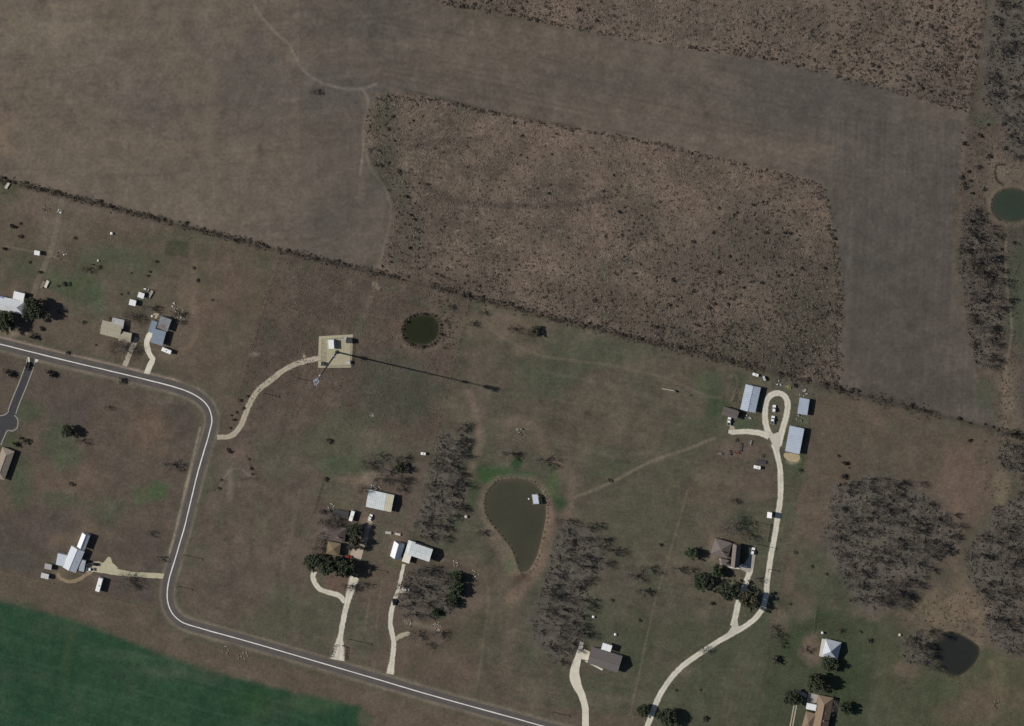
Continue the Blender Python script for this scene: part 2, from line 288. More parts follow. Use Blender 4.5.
# pond surrounds
for b in [(486,476,12,10,(50,76,44)),(502,472,14,6,(56,78,48)),(516,463,6,6,(46,72,40)),(524,475,12,4,(58,78,50)),(472,492,5,14,(66,78,54)),(559,503,7,9,(52,72,46)),(553,485,8,16,(72,84,56)),(510,565,4,8,(62,84,52)),(452,520,10,8,(70,82,56))]: p_blob(*b, 0.8)
p_line(list(POND)+[POND[0]], 11, (114,101,84), 0.65, 6); p_line([(546,505),(550,530),(543,560),(532,578),(520,590),(510,600)], 12, (122,99,84), 0.6, 6); p_line([(490,530),(503,552),(514,574)], 12, (118,104,86), 0.45, 6); p_blob(522, 578, 12, 5, (84,64,54), 0.6); p_line([(520,592),(510,640),(505,690)], 10, (100,86,74), 0.35, 6)
p_line(list(POND_NE)+[POND_NE[0]], 9, (112,98,82), 0.5, 5); p_line(list(POND_SE)+[POND_SE[0]], 8, (118,102,84), 0.6, 5); p_line(list(POND_W)+[POND_W[0]], 5, (66,56,48), 0.6, 3)
# centre-left pasture
CP = [(248,402),(434,444),(378,664),(335,655),(200,622),(172,595),(185,540),(205,470),(222,440)]
p_poly(CP, (91,80,70), 0.8, 5); p_poly(CP, (80,81,64), 0.7, 5, var=st(fbm(40, seed=62), 0.45, 0.63)); p_poly(CP, (72,66,57), 0.4, 5, var=st(fbm(9, seed=91), 0.58, 0.74)); p_poly(CP, (104,88,78), 0.4, 5, var=st(fbm(34, seed=63), 0.56, 0.7))
for b in [(345,468,26,13,(72,84,60)),(280,460,30,30,(84,82,68)),(232,470,16,18,(92,88,76)),(235,455,14,7,(112,92,80)),(230,485,4,20,(118,108,96)),(350,480,16,6,(118,98,82)),(370,478,10,8,(128,110,96)),(330,490,24,12,(80,78,64)),(385,580,26,36,(94,80,68)),(262,620,30,16,(82,80,64)),(395,560,10,8,(66,80,52))]: p_blob(*b, 0.6)
p_line([(246,455),(258,478),(252,478),(240,480)], 2, (64,52,46), 0.5); p_line([(300,490),(292,530),(282,570),(285,590)], 3, (104,92,78), 0.4, 2); p_line([(372,580),(365,630)], 1.4, (112,100,84), 0.5); p_line([(382,578),(376,630)], 1.4, (112,100,84), 0.5)
p_line([(218,490),(227,474),(238,468),(250,476)], 2.2, (122,112,98), 0.5)
# lower-left parcels
LP = [(-110,330),(60,370),(190,404),(200,425),(166,590),(150,605),(0,570),(-110,545)]
p_poly(LP, (87,77,67), 0.85, 5); p_poly(LP, (80,72,66), 0.6, 5, var=st(fbm(60, seed=64), 0.45, 0.62)); p_poly(LP, (108,90,74), 0.45, 5, var=st(fbm(44, seed=65), 0.55, 0.7))
for b in [(28,410,16,14,(66,78,56)),(58,440,18,24,(72,80,60)),(70,455,16,14,(78,84,62)),(158,490,12,10,(60,84,50)),(140,497,10,10,(76,86,60)),(110,510,20,16,(76,82,64)),(60,500,22,10,(76,80,60)),(150,430,20,24,(108,88,72)),(20,560,30,14,(78,74,64)),(60,540,14,10,(104,88,72)),(85,590,34,8,(84,72,62)),(20,480,14,30,(68,80,56)),(10,440,12,14,(70,80,56)),(135,385,6,5,(128,116,102)),(165,400,30,6,(98,90,78))]: p_blob(*b, 0.6)
# verge south of the road and crop
VG = [(-110,540),(0,570),(148,607),(165,625),(200,642),(330,675),(440,705),(560,735),(560,830),(350,830),(360,706),(200,668),(70,619),(-110,575)]
p_poly(VG, (89,78,65), 0.85, 4); p_poly(VG, (112,98,84), 0.5, 4, var=st(fbm(26,10, seed=66, ang=18), 0.5, 0.7)); p_blob(150, 643, 12, 7, (118,104,88), 0.6); p_blob(205, 663, 20, 5, (114,96,82), 0.6); p_blob(430, 715, 50, 16, (102,87,74), 0.6)
p_poly(CROP, (39,66,46), 1.0, 9, 1.4)
ic = inside(PX, PY, CROP)*np.clip(seg_dist(PX, PY, CROP[1:13])/8, 0, 1)
lay(np.s_[:], ic*st(N_BIG, 0.5, 0.7)*0.5, (47,75,51)); lay(np.s_[:], ic*st(fbm(26, seed=67), 0.5, 0.75)*0.5, (60,74,58)); lay(np.s_[:], ic*st(fbm(3,80, seed=68, ang=12, octv=2), 0.5, 0.8)*0.3, (52,76,54)); lay(np.s_[:], ic*st(fbm(5, seed=83, octv=3), 0.55, 0.8)*0.35, (62,74,60)); lay(np.s_[:], ic*st(fbm(2.4, seed=84, octv=2), 0.6, 0.85)*0.35, (30,50,37)); lay(np.s_[:], ic*st(fbm(90,1.8, seed=69, ang=15, octv=2), 0.5, 0.75)*0.35, (60,84,60)); lay(np.s_[:], ic*st(fbm(120, seed=70), 0.5, 0.65)*0.4, (35,63,43))
for b in [(68,650,5,50,(62,76,48)),(258,706,12,18,(50,76,42)),(240,700,20,14,(44,72,44)),(60,628,30,10,(64,74,58)),(200,672,24,10,(66,76,60)),(310,705,34,10,(70,76,60)),(120,655,40,6,(72,86,66)),(165,672,24,6,(80,88,70)),(320,705,30,8,(56,84,52)),(60,625,20,8,(52,76,54))]: p_blob(*b, 0.45, 5)
for k in range(9):
    for dd in (0, 3.2): p_line([(-100, 560+k*26+dd), (150, 622+k*26+dd), (380, 690+k*26+dd)], 1.0, (60,80,56), 0.4*float(k > 1), 1.0, 0.6)
p_poly(VG, (92,80,67), 0.6, 5, 0.6)
# south-east yards and east field
p_poly([(778,598),(880,622),(866,740),(752,740)], (66,71,53), 0.9, 6); p_poly([(880,622),(1130,690),(1130,830),(860,830)], (74,76,56), 0.8, 6); p_poly([(752,600),(778,598),(752,740),(640,740)], (70,75,56), 0.6, 8)
EF = [(815,388),(1000,435),(992,510),(962,535),(960,585),(880,620),(780,596)]
p_poly(EF, (91,79,67), 0.9, 5); p_poly(EF, (78,76,64), 0.6, 5, var=st(fbm(46, seed=73), 0.46, 0.64)); p_poly(EF, (106,88,74), 0.4, 5, var=st(fbm(40, seed=74), 0.55, 0.72))
for b in [(835,590,40,22,(66,71,54)),(812,575,18,30,(78,80,60)),(900,450,60,30,(86,78,66)),(960,480,22,36,(104,86,74)),(1003,485,9,24,(122,106,86)),(950,610,40,22,(118,102,82)),(975,600,22,30,(112,96,80)),(800,460,8,30,(68,78,54)),(818,640,20,30,(60,69,48)),(790,640,14,36,(63,72,50)),(850,680,20,40,(60,69,48)),(780,620,12,16,(100,86,74)),(800,610,14,12,(96,84,72)),(814,640,10,10,(112,94,80)),(985,700,40,22,(104,88,72)),(940,695,24,16,(66,74,52)),(905,670,14,8,(110,92,78)),(1010,660,20,14,(84,80,62)),(998,670,10,16,(100,92,72)),(960,712,30,16,(92,82,66)),(790,510,8,40,(84,84,64))]: p_blob(*b, 0.7)
p_line([(745,650),(735,700),(720,740)], 14, (82,78,62), 0.4, 6)
for k in range(7): p_line([(738+k*6,655),(728+k*6,690),(718+k*6,735)], 1.5, (88,84,66), 0.35)
# woodland floors
WOODS = {
 'east_wood': [(836,484),(870,477),(905,482),(925,494),(945,510),(962,530),(957,552),(935,562),(920,584),(912,604),(890,610),(868,610),(848,596),(834,560),(822,535),(828,505)],
 'edge_wood': [(1000,440),(1040,445),(1040,662),(1000,650),(986,635),(985,600),(966,575),(964,548),(985,530),(992,508),(1015,500),(1020,475),(996,465)],
 'hedge_wood': [(962,214),(976,205),(992,226),(1000,262),(1003,300),(999,340),(990,368),(974,362),(966,318),(958,262)],
 'pond_wood': [(560,526),(585,528),(604,542),(603,566),(592,578),(586,602),(580,640),(562,658),(545,655),(532,640),(530,622),(540,596),(546,570),(552,545)],
 'west_wood': [(440,434),(468,433),(472,447),(462,458),(458,468),(466,486),(462,506),(452,524),(440,542),(420,538),(412,528),(420,505),(430,470)],
 'yard_wood': [(406,572),(440,570),(463,570),(464,598),(452,612),(432,618),(402,616),(398,596)],
 'corner_wood': [(996,-20),(1040,-20),(1040,150),(1012,160),(1000,120),(982,100),(988,40)],
 'pool_wood': [(900,636),(922,632),(936,640),(934,662),(918,664),(902,660)],
}
for k, g in WOODS.items(): p_poly(g, (92,86,78), 0.8, 9, 1.3); p_poly(g, (76,70,63), 0.5, 8, var=st(fbm(6, seed=75, octv=3), 0.45, 0.7))
p_blob(456, 586, 8, 18, (50,72,42), 0.7); p_blob(440, 614, 8, 5, (52,76,42), 0.7); p_line([(408,622),(425,626),(440,630)], 5, (124,112,94), 0.5, 3); p_blob(470,560,14,8,(104,94,78),0.6); p_line([(440,560),(475,568),(488,590),(484,640),(476,690)], 3, (104,94,78), 0.45, 2)
# yards around the houses
for b in [(366,528,10,18,(124,106,90)),(348,548,12,8,(130,114,98)),(340,585,16,9,(112,86,72)),(330,525,16,18,(92,82,74)),(345,500,20,10,(90,86,68)),(395,545,10,20,(104,88,74)),(62,575,14,8,(104,92,74)),(52,560,8,8,(86,82,66)),(794,461,7,3,(150,134,108)),(775,412,8,12,(92,88,72)),(795,385,20,7,(84,80,70)),(802,420,8,8,(86,88,68)),(745,425,14,8,(72,82,60)),(812,652,12,12,(116,96,84)),(130,335,10,18,(110,98,84)),(165,320,20,12,(96,84,72)),(170,310,16,8,(94,82,68)),(10,305,24,8,(96,92,78)),(8,334,18,4,(140,124,104))]: p_blob(*b, 0.7)
# road verges and the boundary line of rough grass
ROAD = [(-110,314),(-60,329),(0,344),(57,358.3),(100,368.5),(150,380.5),(178,388),(195,395),(207,405),(211.8,419),(208.5,436),(199,468),(191.5,498),(184.5,527),(176,556),(169,580),(167.3,597),(171,611),(182,622),(205,629.5),(250,642),(314,660.7),(380,680),(434,696),(514,718),(560,731),(640,753),(740,780)]
p_line(ROAD, 24, (84,80,66), 0.7, 6); p_line(ROAD, 16.5, (118,106,93), 0.75, 3, 0.2)
p_line([(x, y-6.7) for x, y in ROAD[1:7]], 2.2, (150,128,116), 0.7); p_line([(200,428),(192,462),(184,494),(177,524),(170,552)], 2.4, (160,142,124), 0.5)
p_line([(x, float(diag_y(x))) for x in range(-100, 1130, 20)], 5, (66,60,50), 0.6, 4, 0.5)
C *= (1+0.10*(fbm(1.9, seed=81, octv=2)-0.5)+0.16*(fbm(7.3, seed=82, ang=31)-0.5)+0.14*(N_MED-0.5))[..., None]
C = C*0.9+C.mean(-1, keepdims=True)*0.1*np.array([1.0, 1.0, 0.98])
# --- heights: the ponds are dug into the sheet
Z = np.zeros((NY, NX)); inpond = np.zeros((NY, NX), bool)
for pp in (POND, POND_NE, POND_W, POND_SE):
    xs = [q[0] for q in pp]; ys = [q[1] for q in pp]; s = sl_box(min(xs), max(xs), min(ys), max(ys), 6)
    d = seg_dist(PX[s], PY[s], pp, True); d = np.where(inside(PX[s], PY[s], pp), d, -d)
    Z[s] = np.minimum(Z[s], -np.clip((d+1.2)*0.32, 0, 2.2)); inpond[s] |= d > 0
    lay(s, np.clip((d+1.5)/2, 0, 1)*0.8, (64,58,46))
wx, wy = PN(PX, PY)
colL = lin(np.clip(C, 0, 255))/np.array(KRGB)
fcx = (PX[:-1, :-1]+ST/2); fcy = (PY[:-1, :-1]+ST/2)
reg = np.zeros(fcx.shape, int)
reg[inside(fcx, fcy, PL)] = 1
reg[inside(fcx, fcy, BRUSH) | inside(fcx, fcy, BRUSHTOP)] = 2
reg[inside(fcx, fcy, CROP)] = 3
idx = np.arange(NY*NX).reshape(NY, NX)
Q = np.stack([idx[1:, :-1], idx[1:, 1:], idx[:-1, 1:], idx[:-1, :-1]], -1)
VV = np.stack([wx, wy, Z], -1).reshape(-1, 3); CC = np.concatenate([colL.reshape(-1, 3), np.ones((NY*NX, 1))], 1)
GM = [attr_mat('pasture_soil', scale=1.0, bump=0.5, spread=(0.7, 1.32)), attr_mat('ploughed_soil', scale=1.5, bump=0.2, spread=(0.91, 1.09)), attr_mat('brush_soil', scale=0.9, bump=0.6, spread=(0.68, 1.32)), attr_mat('crop_leaf', scale=1.2, bump=0.4, spread=(0.76, 1.26))]
for k, nm in enumerate(('pasture_ground', 'ploughed_field', 'brush_field', 'crop_field')):
    q = Q[reg == k]; u, inv = np.unique(q, return_inverse=True); inv = inv.reshape(q.shape)
    me = bpy.data.meshes.new(nm); me.vertices.add(len(u)); me.vertices.foreach_set('co', VV[u].ravel())
    me.loops.add(q.size); me.loops.foreach_set('vertex_index', inv.ravel().astype(np.int32))
    me.polygons.add(len(q)); me.polygons.foreach_set('loop_start', np.arange(0, q.size, 4, dtype=np.int32))
    at = me.color_attributes.new('soil', 'FLOAT_COLOR', 'POINT'); at.data.foreach_set('color', CC[u].ravel())
    me.update(calc_edges=True); me.validate(); me.materials.append(GM[k])
    o = bpy.data.objects.new(nm, me); COL.objects.link(o); structure(o)
# land that goes on beyond the painted part
mb = MB(); a, b_, c_, d_ = [P(*q) for q in ((X0+1, Y0+1), (X1-1, Y0+1), (X1-1, Y1-1), (X0+1, Y1-1))]; R_ = 9000
outer = [Vector((-R_, R_, 0)), Vector((R_, R_, 0)), Vector((R_, -R_, 0)), Vector((-R_, -R_, 0))]
mb.add([a, b_, c_, d_]+outer, [(4,0,1,5)[::-1], (5,1,2,6)[::-1], (6,2,3,7)[::-1], (7,3,0,4)[::-1]])
o = mb.build('outlying_ground', plain('outlying_soil', alb((86,78,66)), 1.0, 0.3, 0.02)); o.location.z = -0.15; structure(o)
# water
def water(name, poly, c, rough):
    ks = (1.0, 0.965, 0.92, 0.85, 0.6, 0.25); n = len(poly); vs = []; dep = []
    for i, k in enumerate(ks):
        for x, y in grow(poly, k): p = P(x, y); vs.append((p.x, p.y, -0.35)); dep.append((0.0, 0.45, 0.75, 0.92, 1.0, 1.0)[i])
    fs = [(i*n+j, i*n+(j+1) % n, (i+1)*n+(j+1) % n, (i+1)*n+j) for i in range(len(ks)-1) for j in range(n)]+[tuple(range((len(ks)-1)*n, len(ks)*n))]
    mb = MB(); mb.add(vs, [f[::-1] for f in fs])
    m, t, b = newmat(name+'_surface', rough); b.inputs['Specular IOR Level'].default_value = 0.5; b.inputs['IOR'].default_value = 1.33
    s = mixmul(t, rgbnode(t, c), noise(t, 0.05, 4, 0.6), 0.75, 1.25); s = mixmul(t, s, noise(t, 0.3, 4, 0.7), 0.85, 1.15)
    a = t.nodes.new('ShaderNodeAttribute'); a.attribute_name = 'depth'; mx = t.nodes.new('ShaderNodeMix'); mx.data_type = 'RGBA'
    ad = t.nodes.new('ShaderNodeMath'); ad.use_clamp = True; sb = t.nodes.new('ShaderNodeMath'); sb.operation = 'MULTIPLY_ADD'; t.links.new(noise(t, 0.2, 4, 0.7), sb.inputs[0]); sb.inputs[1].default_value = 0.6; sb.inputs[2].default_value = -0.3
    t.links.new(a.outputs['Fac'], ad.inputs[0]); t.links.new(sb.outputs[0], ad.inputs[1]); t.links.new(ad.outputs[0], mx.inputs[0])
    mx.inputs[6].default_value = (*[v*0.5+w_*0.5 for v, w_ in zip(c, alb((92,82,66)))], 1); t.links.new(s, mx.inputs[7]); t.links.new(mx.outputs[2], b.inputs['Base Color'])
    bp = t.nodes.new('ShaderNodeBump'); bp.inputs['Strength'].default_value = 0.12; t.links.new(noise(t, 1.1, 3), bp.inputs['Height']); t.links.new(bp.outputs[0], b.inputs['Normal'])
    o = mb.build(name, m); structure(o)
    at = o.data.color_attributes.new('depth', 'FLOAT_COLOR', 'POINT'); at.data.foreach_set('color', np.array([(d,)*3+(1.0,) for d in dep], float).ravel())
def grow(poly, k):
    cx = sum(q[0] for q in poly)/len(poly); cy = sum(q[1] for q in poly)/len(poly)
    return [(cx+(x-cx)*k, cy+(y-cy)*k) for x, y in poly]
water('teardrop_pond', grow(POND, 1.01), alb((63,62,50)), 0.1); water('edge_pond', grow(POND_NE, 1.01), alb((50,58,48)), 0.12)
water('round_pond', grow(POND_W, 1.01), alb((38,42,26)), 0.15); water('dark_pond', grow(POND_SE, 1.01), alb((38,40,37)), 0.12)

# ------------------------------------------------------------------ ROADS AND DRIVEWAYS
def strip(name, pts, width, z, mat, jit=0.0, widths=None, cols=6, n=8, seed=1):
    gk = 1.22 if mat.name.endswith('gravel') else 1.0
    c = [P(*q) for q in curve(pts, n)]; r = random.Random(seed); vs = []; fs = []; m = len(c); ja = jb = 0.0
    for i, p in enumerate(c):
        d = (c[min(i+1, m-1)]-c[max(i-1, 0)]); d.z = 0; d.normalize(); nrm = Vector((-d.y, d.x, 0)); f = i/(m-1)
        wd = width if not widths else float(np.interp(f, [a for a, _ in widths], [b for _, b in widths]))
        wd *= gk; ja = 0.6*ja+r.uniform(-jit, jit); jb = 0.6*jb+r.uniform(-jit, jit)
        for k in range(cols+1):
            t = k/cols; off = (-wd/2-ja)*(1-t)+(wd/2+jb)*t; vs.append((p.x+nrm.x*off, p.y+nrm.y*off, z))
    for i in range(m-1):
        for k in range(cols): a = i*(cols+1)+k; fs.append((a, a+cols+1, a+cols+2, a+1)[::-1])
    mb = MB(); mb.add(vs, fs); o = mb.build(name, mat)
    at = o.data.color_attributes.new('across', 'FLOAT_COLOR', 'POINT')
    at.data.foreach_set('color', np.array([(k/cols,)*3+(1.0,) for i in range(m) for k in range(cols+1)], float).ravel())
    return structure(o)
def slab(name, poly, z, mat, n=1):
    poly = smooth(poly, n) if n > 1 else poly; pts = [P(x, y) for x, y in poly]; mb = MB(); mb.add([(p.x, p.y, z) for p in pts], [tuple(range(len(pts)))[::-1]])
    return structure(mb.build(name, mat))
def road_mat(name, c, tracks, ragged=0.5, grass=False):
    m, t, b = newmat(name, 0.95); a = t.nodes.new('ShaderNodeAttribute'); a.attribute_name = 'across'
    cr = t.nodes.new('ShaderNodeValToRGB'); e = cr.color_ramp.elements
    e[0].position = 0.0; e[0].color = (tracks[0],)*3+(1,); e[1].position = 1.0; e[1].color = (tracks[-1],)*3+(1,)
    for i in range(1, len(tracks)-1): q = e.new(i/(len(tracks)-1)); q.color = (tracks[i],)*3+(1,)
    t.links.new(a.outputs['Fac'], cr.inputs[0]); s = mixmul(t, rgbnode(t, c), cr.outputs[0], 0.5, 1.5)
    s = mixmul(t, s, noise(t, 1.3, 5, 0.7), 0.72, 1.28, 0.2, 0.8); s = mixmul(t, s, noise(t, 0.16, 5, 0.7), 0.78, 1.2, 0.25, 0.75)
    def mth(op, x, y):
        n = t.nodes.new('ShaderNodeMath'); n.operation = op
        for i, v in enumerate((x, y)):
            if isinstance(v, (int, float)): n.inputs[i].default_value = v
            elif v is not None: t.links.new(v, n.inputs[i])
        return n.outputs[0]
    d = mth('ABSOLUTE', mth('SUBTRACT', mth('MULTIPLY', a.outputs['Fac'], 2.0), 1.0), None)
    d = mth('ADD', d, mth('MULTIPLY', mth('SUBTRACT', noise(t, 0.5, 5, 0.75), 0.5), ragged))
    mr = t.nodes.new('ShaderNodeMapRange'); mr.inputs['From Min'].default_value = 0.78; mr.inputs['From Max'].default_value = 1.02; t.links.new(d, mr.inputs['Value'])
    mx = t.nodes.new('ShaderNodeMix'); mx.data_type = 'RGBA'; t.links.new(mr.outputs[0], mx.inputs[0]); t.links.new(s, mx.inputs[6]); mx.inputs[7].default_value = (*alb((96,88,74)), 1); s = mx.outputs[2]
    if grass:
        g = mth('MULTIPLY', mth('SUBTRACT', 0.25, d), 1.6); g = mth('MULTIPLY', g, noise(t, 0.25, 4, 0.7)); m2 = t.nodes.new('ShaderNodeMix'); m2.data_type = 'RGBA'; m2.clamp_factor = True
        t.links.new(g, m2.inputs[0]); t.links.new(s, m2.inputs[6]); m2.inputs[7].default_value = (*alb((136,127,106)), 1); s = m2.outputs[2]
    t.links.new(s, b.inputs['Base Color']); return m
M_ASPH = road_mat('worn_asphalt', alb((84,79,75)), [0.62, 0.42, 0.5, 0.44, 0.58, 0.44, 0.5, 0.42, 0.62])
M_DARKASPH = road_mat('dark_asphalt', alb((62,61,63)), [0.5, 0.46, 0.52, 0.46, 0.5], 0.1)
M_GRAV = road_mat('pale_gravel', alb((192,185,168)), [0.3, 0.54, 0.44, 0.54, 0.3], 1.0, True)
M_GRAV2 = road_mat('tan_gravel', alb((164,152,133)), [0.3, 0.54, 0.4, 0.54, 0.3], 1.3, True)
M_GRAVP = plain('packed_gravel', alb((177,171,156)), 0.95, 0.16, 0.4); M_GRAVP2 = plain('packed_tan_gravel', alb((158,146,126)), 0.95, 0.2, 0.4); M_DARKP = plain('dark_tarmac', alb((62,61,63)), 0.95, 0.14, 0.5)
M_YEL = plain('yellow_caliche', alb((170,161,134)), 0.95, 0.22, 0.35); M_CONC = plain('pale_concrete', alb((196,188,170)), 0.9, 0.18, 0.3)
M_GREYC = plain('grey_concrete', alb((150,145,136)), 0.9, 0.16, 0.3); M_PADT = plain('gravel_pad', alb((158,149,124)), 0.95, 0.2, 0.5); M_TAN = plain('tan_sand', alb((160,144,114)), 0.95, 0.2, 0.4)
M_OVERLAY_LINE = plain('overlay_line_paint', alb((212,207,200)), 0.7, 0.24, 0.9)
strip('road', ROAD, 7.4, 0.06, M_ASPH, 0.12, cols=16, n=14); strip('road_overlay_line', ROAD, 0.62, 0.085, M_OVERLAY_LINE, 0.05, cols=1, n=14, seed=4)  # white line is the map's road-layer overlay, built as paint along the road
SIDE = [(31.5,354),(31,360),(29.3,367),(23,384),(16.4,400),(12,412),(6,424),(-3,440),(-14,462)]
strip('side_street', SIDE, 4.4, 0.04, M_DARKASPH, 0.03, widths=[(0,5.4),(0.12,4.2),(0.55,4.2),(0.66,8),(0.76,9),(0.86,6),(1,4.6)], cols=8)
slab('turning_head', [(-12,417),(0,415),(10,414),(16,419),(15,427),(6,431),(-4,434),(-14,430)], 0.05, M_DARKP, 3)
for sgn, nm in ((-1, 'kerb'), (1, 'kerb')):
    kp = [P(*q) for q in curve(SIDE[1:6] if sgn > 0 else SIDE[1:6], 6)]; mb = MB()
    for i in range(len(kp)-1):
        d = (kp[i+1]-kp[i]); L = d.length; d.normalize(); nr = Vector((-d.y, d.x, 0))*(2.55*sgn); c = (kp[i]+kp[i+1])/2+nr
        mb.box((c.x, c.y, 0.06), (L+0.02, 0.55, 0.13), math.atan2(d.y, d.x))
    structure(mb.build(nm, M_GREYC))
def arc_kerb(pts):
    kp = [P(*q) for q in curve(pts, 5)]; mb = MB()
    for i in range(len(kp)-1):
        d = (kp[i+1]-kp[i]); L = d.length; c = (kp[i]+kp[i+1])/2; mb.box((c.x, c.y, 0.06), (L+0.02, 0.55, 0.13), math.atan2(d.y, d.x))
    structure(mb.build('kerb', M_GREYC))
arc_kerb([(14.5,415),(18,420),(17,428),(12,431),(7,431),(1,445)]); arc_kerb([(9,411),(4,415),(-6,416)])
slab('entrance_apron', [(27.5,355),(29.5,356),(29.8,362),(28,363)], 0.05, M_CONC); slab('entrance_apron', [(35.5,357),(40,358.5),(37,362),(34.5,363)], 0.05, M_CONC)
strip('tower_access_track', [(320,358),(301,362.4),(285.6,369),(270,381),(258,390.5),(249,405),(243,421),(236.7,431),(229,436.5),(217,437)], 3.0, 0.035, M_GRAV2, 0.18, cols=6)
slab('tower_pad', [(318.8,336.3),(353,334.3),(352.5,351),(351,367.5),(318,367.8)], 0.03, M_PADT)
strip('house_driveway', [(152.2,332),(148,338),(146.8,346),(150,355),(152.5,359),(149,367),(146.2,374.5)], 3.4, 0.04, M_CONC, 0.15, cols=6, seed=5)
strip('house_driveway', [(137,337.5),(133,346),(128,358),(124.5,366)], 2.6, 0.035, M_GRAV2, 0.2, cols=6, seed=6)
strip('caliche_driveway', [(86,568),(98,567),(112,571),(130,574),(150,575.3),(167,576.5)], 3.2, 0.04, M_YEL, 0.15, widths=[(0,5.5),(0.2,7.2),(0.35,5.2),(0.6,3.2),(1,3.2)], cols=6, seed=7)
slab('caliche_fan', [(98,566),(104,562),(108,557),(111,558),(112.5,563),(118,568),(110,571.5),(99,571)], 0.045, M_YEL, 2)
strip('dirt_loop', [(57.5,573),(60,578),(68,581.5),(78,580),(86,575),(92,572)], 2.2, 0.03, plain('dirt_loop_soil', alb((130,114,92)), 0.95, 0.25, 0.5), 0.2, seed=8)
strip('loop_driveway', [(314.5,570.5),(313,577),(315.5,584),(321,589.7),(331,593),(339.5,595.8),(345,602)], 3.0, 0.04, M_GRAV, 0.15, seed=9)
strip('yard_driveway', [(354.5,577),(351.5,587),(348.6,597),(346,608),(343,622),(340.6,635),(339.5,645),(337.5,660)], 3.2, 0.042, M_GRAV, 0.15, widths=[(0,5.2),(0.2,4.4),(0.4,3.0),(0.75,3.0),(0.85,5.0),(1,8.0)], seed=10)
strip('dirt_driveway', [(371,517),(368,528),(365,540),(361,549),(358,556)], 3.0, 0.035, plain('dirt_drive_soil', alb((150,136,115)), 0.95, 0.25, 0.4), 0.3, seed=11)
slab('yard_pad', [(352,548.5),(363.5,550.5),(361,559.5),(350,556)], 0.045, plain('pinkish_concrete', alb((168,152,136)), 0.9, 0.2, 0.3))
strip('farm_driveway', [(404,564),(400.5,578),(398,590),(394,602),(391,612.6),(390.3,626),(393.7,642),(392.3,658),(390,674)], 2.7, 0.04, M_GRAV, 0.2, widths=[(0,1.8),(0.3,2.2),(0.5,2.8),(0.9,2.8),(1,4.5)], seed=12)
strip('farm_spur', [(393.8,641),(398,637.5),(404,634.5),(410,633.5)], 2.4, 0.036, M_GRAV2, 0.2, seed=13)
strip('parking_spur', [(396.5,594),(401,590.5),(409,590)], 3.0, 0.036, M_GRAV2, 0.25, seed=29)
strip('concrete_driveway', [(585.7,732),(585.5,718),(585.2,708),(582,696),(576.5,684),(574.5,672),(578,658),(581.8,642)], 4.0, 0.04, M_CONC, 0.1, widths=[(0,4.2),(0.35,4.0),(0.5,5.0),(0.62,6.6),(0.8,5.0),(1,2.0)], seed=14)
slab('concrete_apron', [(579.5,651.5),(584.5,649),(590,652),(588,660.5),(579,658.5)], 0.045, M_CONC)
slab('garden_path', [(584.5,661),(586,660.5),(603,669),(602,670.6)], 0.035, M_CONC)
strip('long_driveway', [(640,742),(648,724),(657,701),(666,685),(678,670),(696,656),(719.5,640.7),(739,630),(752.8,620.5),(762,609.5),(766.3,594),(767.5,579.5),(770.6,558),(774,540),(777,521),(780,500),(780.6,480),(779.6,466),(777,454),(773.5,444)], 3.0, 0.04, M_GRAV, 0.14, n=8, seed=15)
slab('driveway_fork', [(725,637.5),(731.5,627),(733.5,619),(737.5,619),(738.5,626),(745,626.5),(734,634)], 0.045, M_GRAVP, 2)
strip('house_spur', [(733,626),(736,614),(738.2,603),(742,592),(746.3,582),(750,570),(752,560)], 3.2, 0.042, M_GRAV, 0.12, seed=16)
slab('house_apron', [(740,569),(745,562.5),(749,556.5),(749,547),(754,547.5),(756,552),(753.5,566),(751,572),(746,572)], 0.05, M_GREYC)
strip('turning_loop', [(775,441),(768.5,432),(766,424),(765.2,412),(766.5,402),(770.5,395.5),(777,393),(783.5,395),(787.3,401),(787.5,410),(785,421),(781.5,433),(778.5,446)], 3.2, 0.04, M_GRAV, 0.12, seed=17)
slab('loop_mouth', [(769,431),(773.5,434),(780,432),(780.5,444),(777.5,455),(774.5,448),(769.5,438)], 0.046, M_GRAVP, 2)
strip('barn_spur', [(769,436),(761,433.3),(752,431.8),(742,431.6),(734,432),(728.5,431.5)], 2.9, 0.042, M_GRAV, 0.15, widths=[(0,4.2),(0.2,3.2),(0.8,2.8),(1,2.2)], seed=18)
slab('shed_apron', [(730,424.5),(734,426.5),(735.5,431),(729.5,431.5)], 0.036, M_GRAVP2)
slab('barn_apron', [(785,452.5),(799.5,455),(798,461.5),(790,461),(784.5,457.5)], 0.04, M_TAN, 2)
slab('curved_path', [(719.5,558.5),(720.5,558.5),(721,562.5),(730.5,566.8),(739.5,568),(739.5,569.2),(730,568),(720,564)], 0.04, M_CONC)
strip('twin_track', [(794,705),(792,716),(789,732)], 0.7, 0.03, M_GRAV2, 0.05, cols=2, seed=19); strip('twin_track', [(796.5,705),(794.5,716),(791.5,732)], 0.7, 0.03, M_GRAV2, 0.05, cols=2, seed=20)
slab('patio', [(808.4,692.5),(818.5,695),(816.3,704),(806.6,702.5)], 0.04, M_GREYC); slab('patio_path', [(795.5,690),(800,691),(807,694),(806.5,697.5),(799,694.5)], 0.036, M_GREYC)
slab('shed_path', [(152,316),(154,313),(160,313),(156,319)], 0.03, M_GRAVP2)

